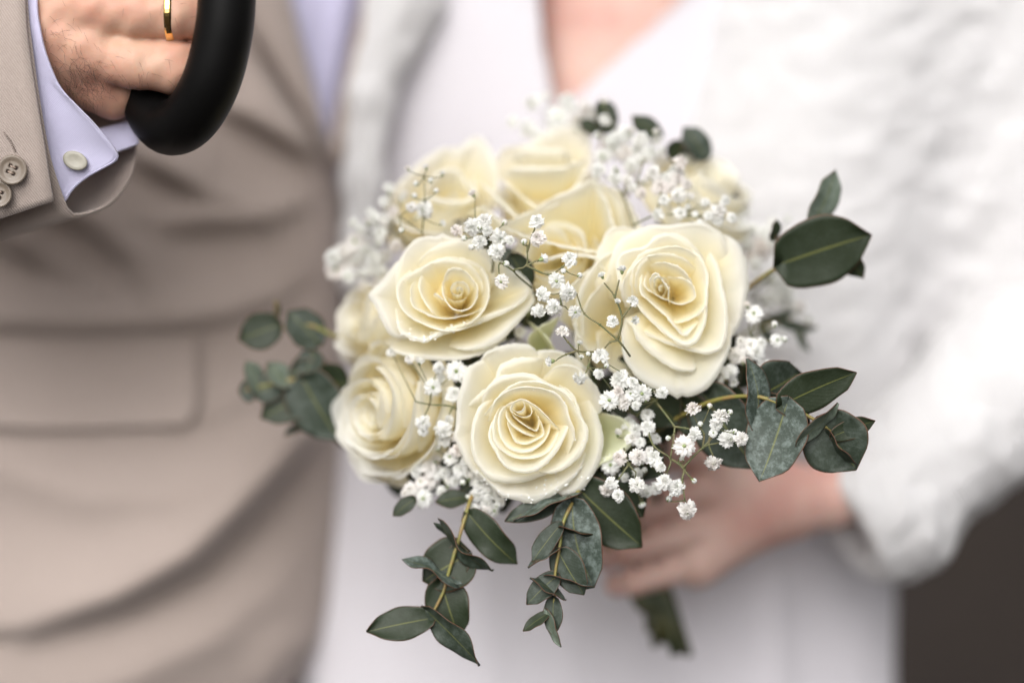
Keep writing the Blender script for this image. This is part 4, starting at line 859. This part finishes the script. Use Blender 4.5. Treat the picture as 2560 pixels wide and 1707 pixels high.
# fine hair on the side of the hand
hr = random.Random(2); m = MB(); Vs = V
dS = Vs[:, 1]; px_ = Vs[:, 0] * DCAM / (DCAM + dS) + 1280; py_ = 853.5 - Vs[:, 2] * DCAM / (DCAM + dS)
Dm = {}
cells = {}
for i in range(len(Vs)):
    k_ = (int(px_[i] // 8), int(py_[i] // 8))
    if k_ not in cells or Vs[i, 1] < Vs[cells[k_], 1]: cells[k_] = i
for k_, i in cells.items():
    x, y = px_[i], py_[i]; w = math.exp(-((x - 200) / 62) ** 2 - ((y - 210) / 55) ** 2) * 2.0 + .16 * math.exp(-((x - 160) / 70) ** 2 - ((y - 110) / 60) ** 2) + .14 * math.exp(-((x - 380) / 90) ** 2 - ((y - 170) / 40) ** 2) + .04 * (y < 60 and 300 < x < 480)
    for _ in range(int(w) + (hr.random() < w % 1)):
        p = Vs[i] + np.array([hr.uniform(-4, 4), 0, hr.uniform(-4, 4)]); an = hr.gauss(-1.0, .7); L_ = hr.uniform(14, 32); dr = np.array([math.cos(an), 0, math.sin(an)])
        q = [p, p + dr * L_ * .5 + [0, -5, 0], p + dr * L_ + [0, -6 + hr.uniform(-3, 3), -L_ * .15]]
        m.add(*tube(spline(q, 5), [.3, .15], 3, False))
o = m.make('arm_hair', [M_HAIR], body); o['kind'] = 'stuff'
# wedding ring
th = np.linspace(0, 2 * math.pi, 49)[:-1]; c0 = H(428, 33, -18); V = []
for a in th:
    er_ = np.array([0, -math.cos(a), math.sin(a)]); ax_ = np.array([1, 0, .12]) / 1.007
    for s_, t_ in ((-9.5, 64), (-9.5, 69.5), (-5, 72), (5, 72), (9.5, 69.5), (9.5, 64)): V.append(c0 + er_ * t_ + ax_ * s_)
mk('wedding_ring', V, [(i * 6 + j, i * 6 + (j + 1) % 6, ((i + 1) % 48) * 6 + (j + 1) % 6, ((i + 1) % 48) * 6 + j) for i in range(48) for j in range(6)], M_GOLD, body, smooth=False, label='plain gold band on the ring finger')
# jacket sleeve
rim = [(60, -260, -30), (66, 0, -66), (78, 120, -74), (98, 260, -64), (122, 390, -30), (150, 480, 6), (172, 530, 34), (194, 537, 62), (230, 529, 90), (268, 512, 116), (298, 483, 138), (320, 450, 155), (333, 412, 168), (338, 370, 180), (334, 280, 200), (322, 100, 215), (280, -120, 200), (200, -300, 120), (100, -330, 20)]
R3 = np.array(rim + rim[:1], float); R3 = spline(R3, 73)[:-1]; nr = len(R3); rows = []
cen = R3.mean(0)
for i in range(26):
    t = i / 25; sh = np.array([-620 * t, 90 * t + 30 * t * t, 330 * t]); sc_ = 1 + .18 * t
    q = (R3 - cen) * np.array([1, sc_, sc_]) + cen + sh
    q[:, 2] += 9 * np.sin(q[:, 1] * .02 + t * 9) * t + 6 * np.sin(t * 16 + q[:, 1] * .03) * min(1, t * 3); rows.append(q)
G = np.vstack(rows); slv = mk('jacket_sleeve', PP(G), grid_faces(26, nr, True), M_SUIT, groom, thick=7, off=-1, label='tan jacket sleeve with open cuff and horn buttons')
tb = tube(PP(np.vstack([R3, R3[:1]])), 4.5, 6, False); mk('cuff_edge', tb[0], tb[1], M_SUIT, slv)
# buttoned overlap of the cuff
L1 = [(-320, -260, 60), (-320, 0, 40), (-320, 200, 50), (-300, 420, 90), (-280, 640, 120)]; R1 = [(60, -260, -52), (64, 0, -86), (72, 110, -94), (96, 266, -88), (112, 360, -74), (124, 440, -56), (135, 502, -34)]
a_ = spline(L1, 44); b_ = spline(R1, 44); V = []
for i in range(44):
    for j in range(16):
        t = j / 15; q = a_[i] * (1 - t) + b_[i] * t; q = q.copy(); q[2] -= 70 * math.sin(math.pi * t) * (1 - .35 * i / 43) * .7 - 10 * math.sin(i * .2 + j * .5) * (1 - t) * .5; V.append(q)
slo = mk('cuff_overlap', PP(V), grid_faces(44, 16), M_SUIT, slv, thick=7, off=-1)
def plane_of(x, y): 
    i = min(range(len(V)), key=lambda k: (V[k][0] - x) ** 2 + (V[k][1] - y) ** 2); return V[i][2]
def button(cx, cy, d, R):
    nt_ = 48; rr = [0, .08, .16, .22, .28, .34, .40, .46, .55, .62, .68, .76, .85, .93, .98, 1.0, .97, .8]; Vb = []; mi = []; 
    for q, r_ in enumerate(rr):
        z = {0: 0}.get(q, 0); z = -2 if r_ < .6 else (-2 - 4.5 * math.sin(min(1, (r_ - .6) / .36) * math.pi * .5)); 
        if r_ > .93: z += (r_ - .93) * 60
        if q >= 16: z = 4
        for k in range(nt_):
            a = k * 2 * math.pi / nt_; x = r_ * math.cos(a); y = r_ * math.sin(a); zz = z
            if q < 9:
                for hx, hy in ((.2, .2), (-.2, .2), (.2, -.2), (-.2, -.2)):
                    ca, sa = math.cos(.4), math.sin(.4); hx2, hy2 = hx * ca - hy * sa, hx * sa + hy * ca
                    if math.hypot(x - hx2, y - hy2) < .12: zz = 3
            Vb.append(P(cx + R * x, cy + R * y, d + zz))
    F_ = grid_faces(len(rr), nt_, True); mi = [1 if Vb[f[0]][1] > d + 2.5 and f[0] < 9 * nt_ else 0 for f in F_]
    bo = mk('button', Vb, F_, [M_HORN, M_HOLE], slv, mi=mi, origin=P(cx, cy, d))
    mt = MB()
    for hx, hy in ((.2, .2), (.2, -.2)):
        ca, sa = math.cos(.4), math.sin(.4); e = [(hx * ca - hy * sa, hx * sa + hy * ca), (-hx * ca - hy * sa, -hx * sa + hy * ca)]
        e = [(cx + R * q[0], cy + R * q[1]) for q in e]; mt.add(*tube(spline([P(*e[0], d + 1), P((e[0][0] + e[1][0]) / 2, (e[0][1] + e[1][1]) / 2, d - 5), P(*e[1], d + 1)], 6), 2, 5))
    mt.make('thread', [M_THREAD], bo)
db = plane_of(30, 425)
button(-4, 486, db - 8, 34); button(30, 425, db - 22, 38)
mt = MB()
for k in range(9):
    t = k / 8; x = 6 + 26 * t + 4 * math.sin(t * 3); y = 330 + 46 * t; dd = plane_of(x, y) - 9; mt.add(*tube(PP([(x, y, dd), (x + 5, y + 2, dd - 3), (x + 9, y + 6, dd)]), .8, 4))
mt.make('buttonhole_stitching', [M_THREADD], slv)
# shirt cuff
CR = [(92, -260, 0), (95, 0, -62), (103, 70, -72), (113, 120, -74), (132, 175, -70), (155, 222, -64), (195, 265, -56), (237, 308, -44), (272, 350, -26), (292, 376, -12), (298, 392, -4), (290, 404, 2), (262, 420, 8), (225, 440, 16), (196, 462, 24), (178, 482, 30), (166, 505, 34)]
CL = [(20, -260, 20), (30, 0, -30), (40, 70, -36), (52, 130, -36), (62, 190, -34), (72, 240, -30), (84, 290, -24), (96, 330, -16), (104, 370, -6), (110, 395, 0), (116, 415, 4), (122, 435, 8), (128, 455, 14), (134, 475, 20), (140, 490, 26), (146, 502, 32), (152, 515, 38)]
Vc, Fc = sheet(CL, CR, 70, 14, 16); cuff = mk('shirt_cuff', PP(Vc), Fc, M_SHIRT, groom, thick=7, off=-1, label='lavender shirt cuff folded out of the sleeve')
e = tube(spline(PP([(q[0] - 5, q[1] - 1, q[2] - 6) for q in CR]), 60), 2.0, 5, False); mk('cuff_seam', e[0], e[1], M_SHIRT, cuff)
far = [(200, 330, 110), (250, 322, 130), (300, 308, 140), (345, 292, 140)]; far2 = [(215, 410, 90), (255, 394, 100), (296, 378, 112), (348, 360, 140)]
Vc, Fc = sheet(far, far2, 24, 10, -16); mk('cuff_underside', PP(Vc), Fc, M_SHIRT, cuff, thick=7)
V = []; th = np.linspace(0, 2 * math.pi, 25)[:-1]
for r_, z in ((1, 2), (1, -4), (.85, -7), (.6, -5), (.01, -4)): V.append([P(188 + 31 * r_ * math.cos(a) + 0, 402 + 24 * r_ * math.sin(a) + 6 * r_ * math.cos(a), 16 + z - 24) for a in th])
mk('button', np.vstack(V), grid_faces(5, 24, True), M_PEARL, cuff)
# ---------------------------------------------------------------- crook handle
path = [(575, -420, -150), (572, -200, -140), (567, 0, -132), (555, 105, -120), (525, 212, -92), (478, 292, -36), (428, 318, 30), (388, 285, 88), (368, 220, 122), (360, 120, 140), (362, -60, 150), (366, -420, 160)]
um = empty('umbrella', W(P(566, 0, -130))[0], label='curved black umbrella handle hooked through the groom\'s fist at the upper left', category='umbrella')
V, F = tube(spline(PP(path), 90), [68, 70, 72, 72, 71, 68, 68], 40); mk('handle', V, F, M_BLACK, um)
V, F = tube(spline(PP([(575, -400, -150), (580, -900, -160)]), 8), 20, 16); mk('shaft', V, F, M_BLACK, um)
# ---------------------------------------------------------------- the bride (right)
bride = empty('person', W(P(1600, 1700, 1500))[0], label='bride in a white dress and faux fur jacket holding the bouquet', category='person')
BC = [(P(2800, 940, 1330), P(2480, 1050, 1120), 170, 125), (P(2480, 1050, 1120), P(2080, 1240, 900), 125, 84), (P(2080, 1240, 900), P(1960, 1250, 880), 84, 96), (P(1960, 1250, 880), P(1800, 1200, 850), 104, 100),
      (P(1960, 1260, 880), P(1790, 1320, 830), 92, 88), (P(1880, 1275, 850), P(1742, 1398, 800), 104, 82)]
BF = [[(1690, 1130, 790, 58), (1540, 1180, 730, 50), (1470, 1200, 800, 44)], [(1735, 1235, 775, 58), (1560, 1290, 720, 48), (1500, 1305, 800, 42)], [(1745, 1328, 770, 56), (1565, 1378, 720, 46), (1512, 1392, 800, 40)],
      [(1730, 1412, 780, 50), (1585, 1456, 735, 41), (1540, 1462, 800, 36)]]
def bride_sdf(p):
    d = None
    for a, b, ra, rb in BC:
        c = cone(p, a, b, ra, rb); d = c if d is None else smin(d, c, 50)
    for f in BF:
        g = None
        for i in range(2): c = cone(p, P(*f[i][:3]), P(*f[i + 1][:3]), f[i][3] * .88, f[i + 1][3] * .92); g = c if g is None else smin(g, c, 8)
        c = cone(p, P(1900, (f[0][1] + 1230) / 2, 850), P(*f[0][:3]), 64, f[0][3] * .9); d = smin(d, c, 12); d = smin(d, g, 5)
    d = smin(d, cone(p, P(1850, 1180, 930), P(1640, 1290, 930), 60, 46), 26)
    # chest, neck and upper arm join it under the clothes
    d = smin(d, cone(p, P(1560, -500, 1560), P(1540, 500, 1540), 330, 330), 40)
    d = smin(d, cone(p, P(2350, -300, 1500), P(2800, 940, 1400), 190, 160), 60); d = smin(d, cone(p, P(1560, -450, 1560), P(2350, -300, 1500), 240, 190), 80)
    return d
lo = np.array(P(1180, 1600, 600)); hi = np.array(P(3000, -700, 1950))
V, F = surface_nets(bride_sdf, (-140, 620, -900), (2150, 1980, 1800), 15)
mk('body', V, F, M_SKINF, bride, label='fair skinned right hand clasping the stems, with chest skin at the neckline')
# dress
def dress_depth(x, y):
    xc = 1500 + 0 * y; t = np.clip((x - xc) / 800, -1, 1); z = 1500 - 310 * np.sqrt(np.clip(1 - t * t, 0, 1))
    z = z - 14 * np.exp(-((y - 420) / 330) ** 2) * (np.exp(-((x - 1250) / 190) ** 2) + np.exp(-((x - 1680) / 190) ** 2))
    z = z - 20 * np.exp(-((x - 1150 - .12 * (y - 1300)) / 60) ** 2) * np.clip((y - 1050) / 300, 0, 1) - 24 * np.exp(-((x - 1980) / 45) ** 2) * np.clip((y - 1350) / 150, 0, 1) - 14 * np.exp(-((x - 1420) / 70) ** 2) * np.clip((y - 1350) / 150, 0, 1)
    return z
ys = np.linspace(-500, 2300, 150); V = []
th = np.r_[np.linspace(math.pi, 0, 130), np.linspace(0, -math.pi, 32)[1:-1]]
for y in ys:
    w = float(np.interp(y, [-500, 300, 800, 1400, 2300], [640, 640, 620, 726, 760])); xc = 1500
    xs = xc + w * np.cos(th); xs += np.where(np.cos(th) > .9, 6 * np.sin(y * .01), 0)
    dp = np.where(np.sin(th) >= 0, dress_depth(xc + 800 * np.cos(th) * 1.0, np.full(th.shape, y)), 1500 + 230 * np.abs(np.sin(th)))
    V.append(np.stack([xs, np.full(xs.shape, y), dp], 1))
G = np.vstack(V); F = []
for f in grid_faces(150, len(th), True):
    c = G[list(f)].mean(0)
    if c[2] < 1499 and c[1] < 280:
        xl = np.interp(c[1], [-500, 0, 120, 280], [1335, 1342, 1352, 1385]); xr_ = np.interp(c[1], [-500, 0, 280], [2200, 1712, 1410])
        if xl < c[0] < xr_: continue
    F.append(f)
dress = mk('dress', PP(G), F, M_DRESS, bride, thick=8, off=-1, label='plain white dress with a plunging neckline')
for pts in ([(1335, -500), (1342, 0), (1352, 120), (1385, 280)], [(2200, -500), (1712, 0), (1560, 140), (1410, 280)]):
    q = spline(pts, 40); e = tube(np.array([P(a, b, float(dress_depth(np.array([a]), np.array([b]))[0]) - 4) for a, b in q]), 7, 8); mk('neckline_edge', e[0], e[1], M_DRESS, dress)
# faux fur jacket
def fur_right(p):
    d = cone(p, P(2300, -700, 1480), P(1900, 900, 1430), 480, 470); d = smin(d, cone(p, P(2560, -500, 1500), P(2720, 860, 1400), 420, 420), 260)
    d = np.maximum(d, (-(p[:, 2]) - (-(P(0, 0, 0)[2])) - 1240))
    return d + 4.5 * lump(p, 150, 21, 16) + 2.5 * lump(p, 70, 22, 16)
V, F = surface_nets(fur_right, (180, 830, -560), (2150, 1980, 1500), 17)
fur = mk('fur_jacket', V, F, M_FUR, bride, label='fluffy white faux fur jacket')
cpt = P(2105, 1315, 940); pn = np.array([-.83, -.25, -.50]); pn /= np.linalg.norm(pn)
def fur_sleeve(p):
    d = cone(p, P(2120, 1312, 940), P(2520, 975, 1130), 190, 245); d = smin(d, cone(p, P(2520, 975, 1130), P(2860, 720, 1330), 245, 320), 60)
    d = smin(d, np.linalg.norm(p - P(2240, 1290, 980), axis=1) - 190, 40)
    d = d + 4.5 * lump(p, 140, 31, 16) + 2.5 * lump(p, 65, 32, 16)
    d = -smin(-d, -((p - cpt) @ pn), 30)
    hole = cone(p, cpt + pn * 60, cpt - pn * 120, 122, 100); return -smin(-d, hole, 26)
V, F = surface_nets(fur_sleeve, (560, 640, -800), (2150, 1700, 600), 15)
mk('fur_sleeve', V, F, M_FUR, bride, label='wide fluffy white sleeve ending above the wrist')
def fur_left(p):
    q = [P(1060, -500, 1270), P(1010, 0, 1230), P(925, 240, 1190), P(908, 440, 1180), P(900, 700, 1200)]; r = [130, 118, 66, 56, 60]; d = None
    for i in range(4): c = cone(p, q[i], q[i + 1], r[i], r[i + 1]); d = c if d is None else smin(d, c, 40)
    return d + 3.5 * lump(p, 110, 41, 14) + 2 * lump(p, 60, 42, 14)
V, F = surface_nets(fur_left, (-640, 1080, 0), (60, 1520, 1500), 14)
mk('fur_jacket_front', V, F, M_FUR, bride)
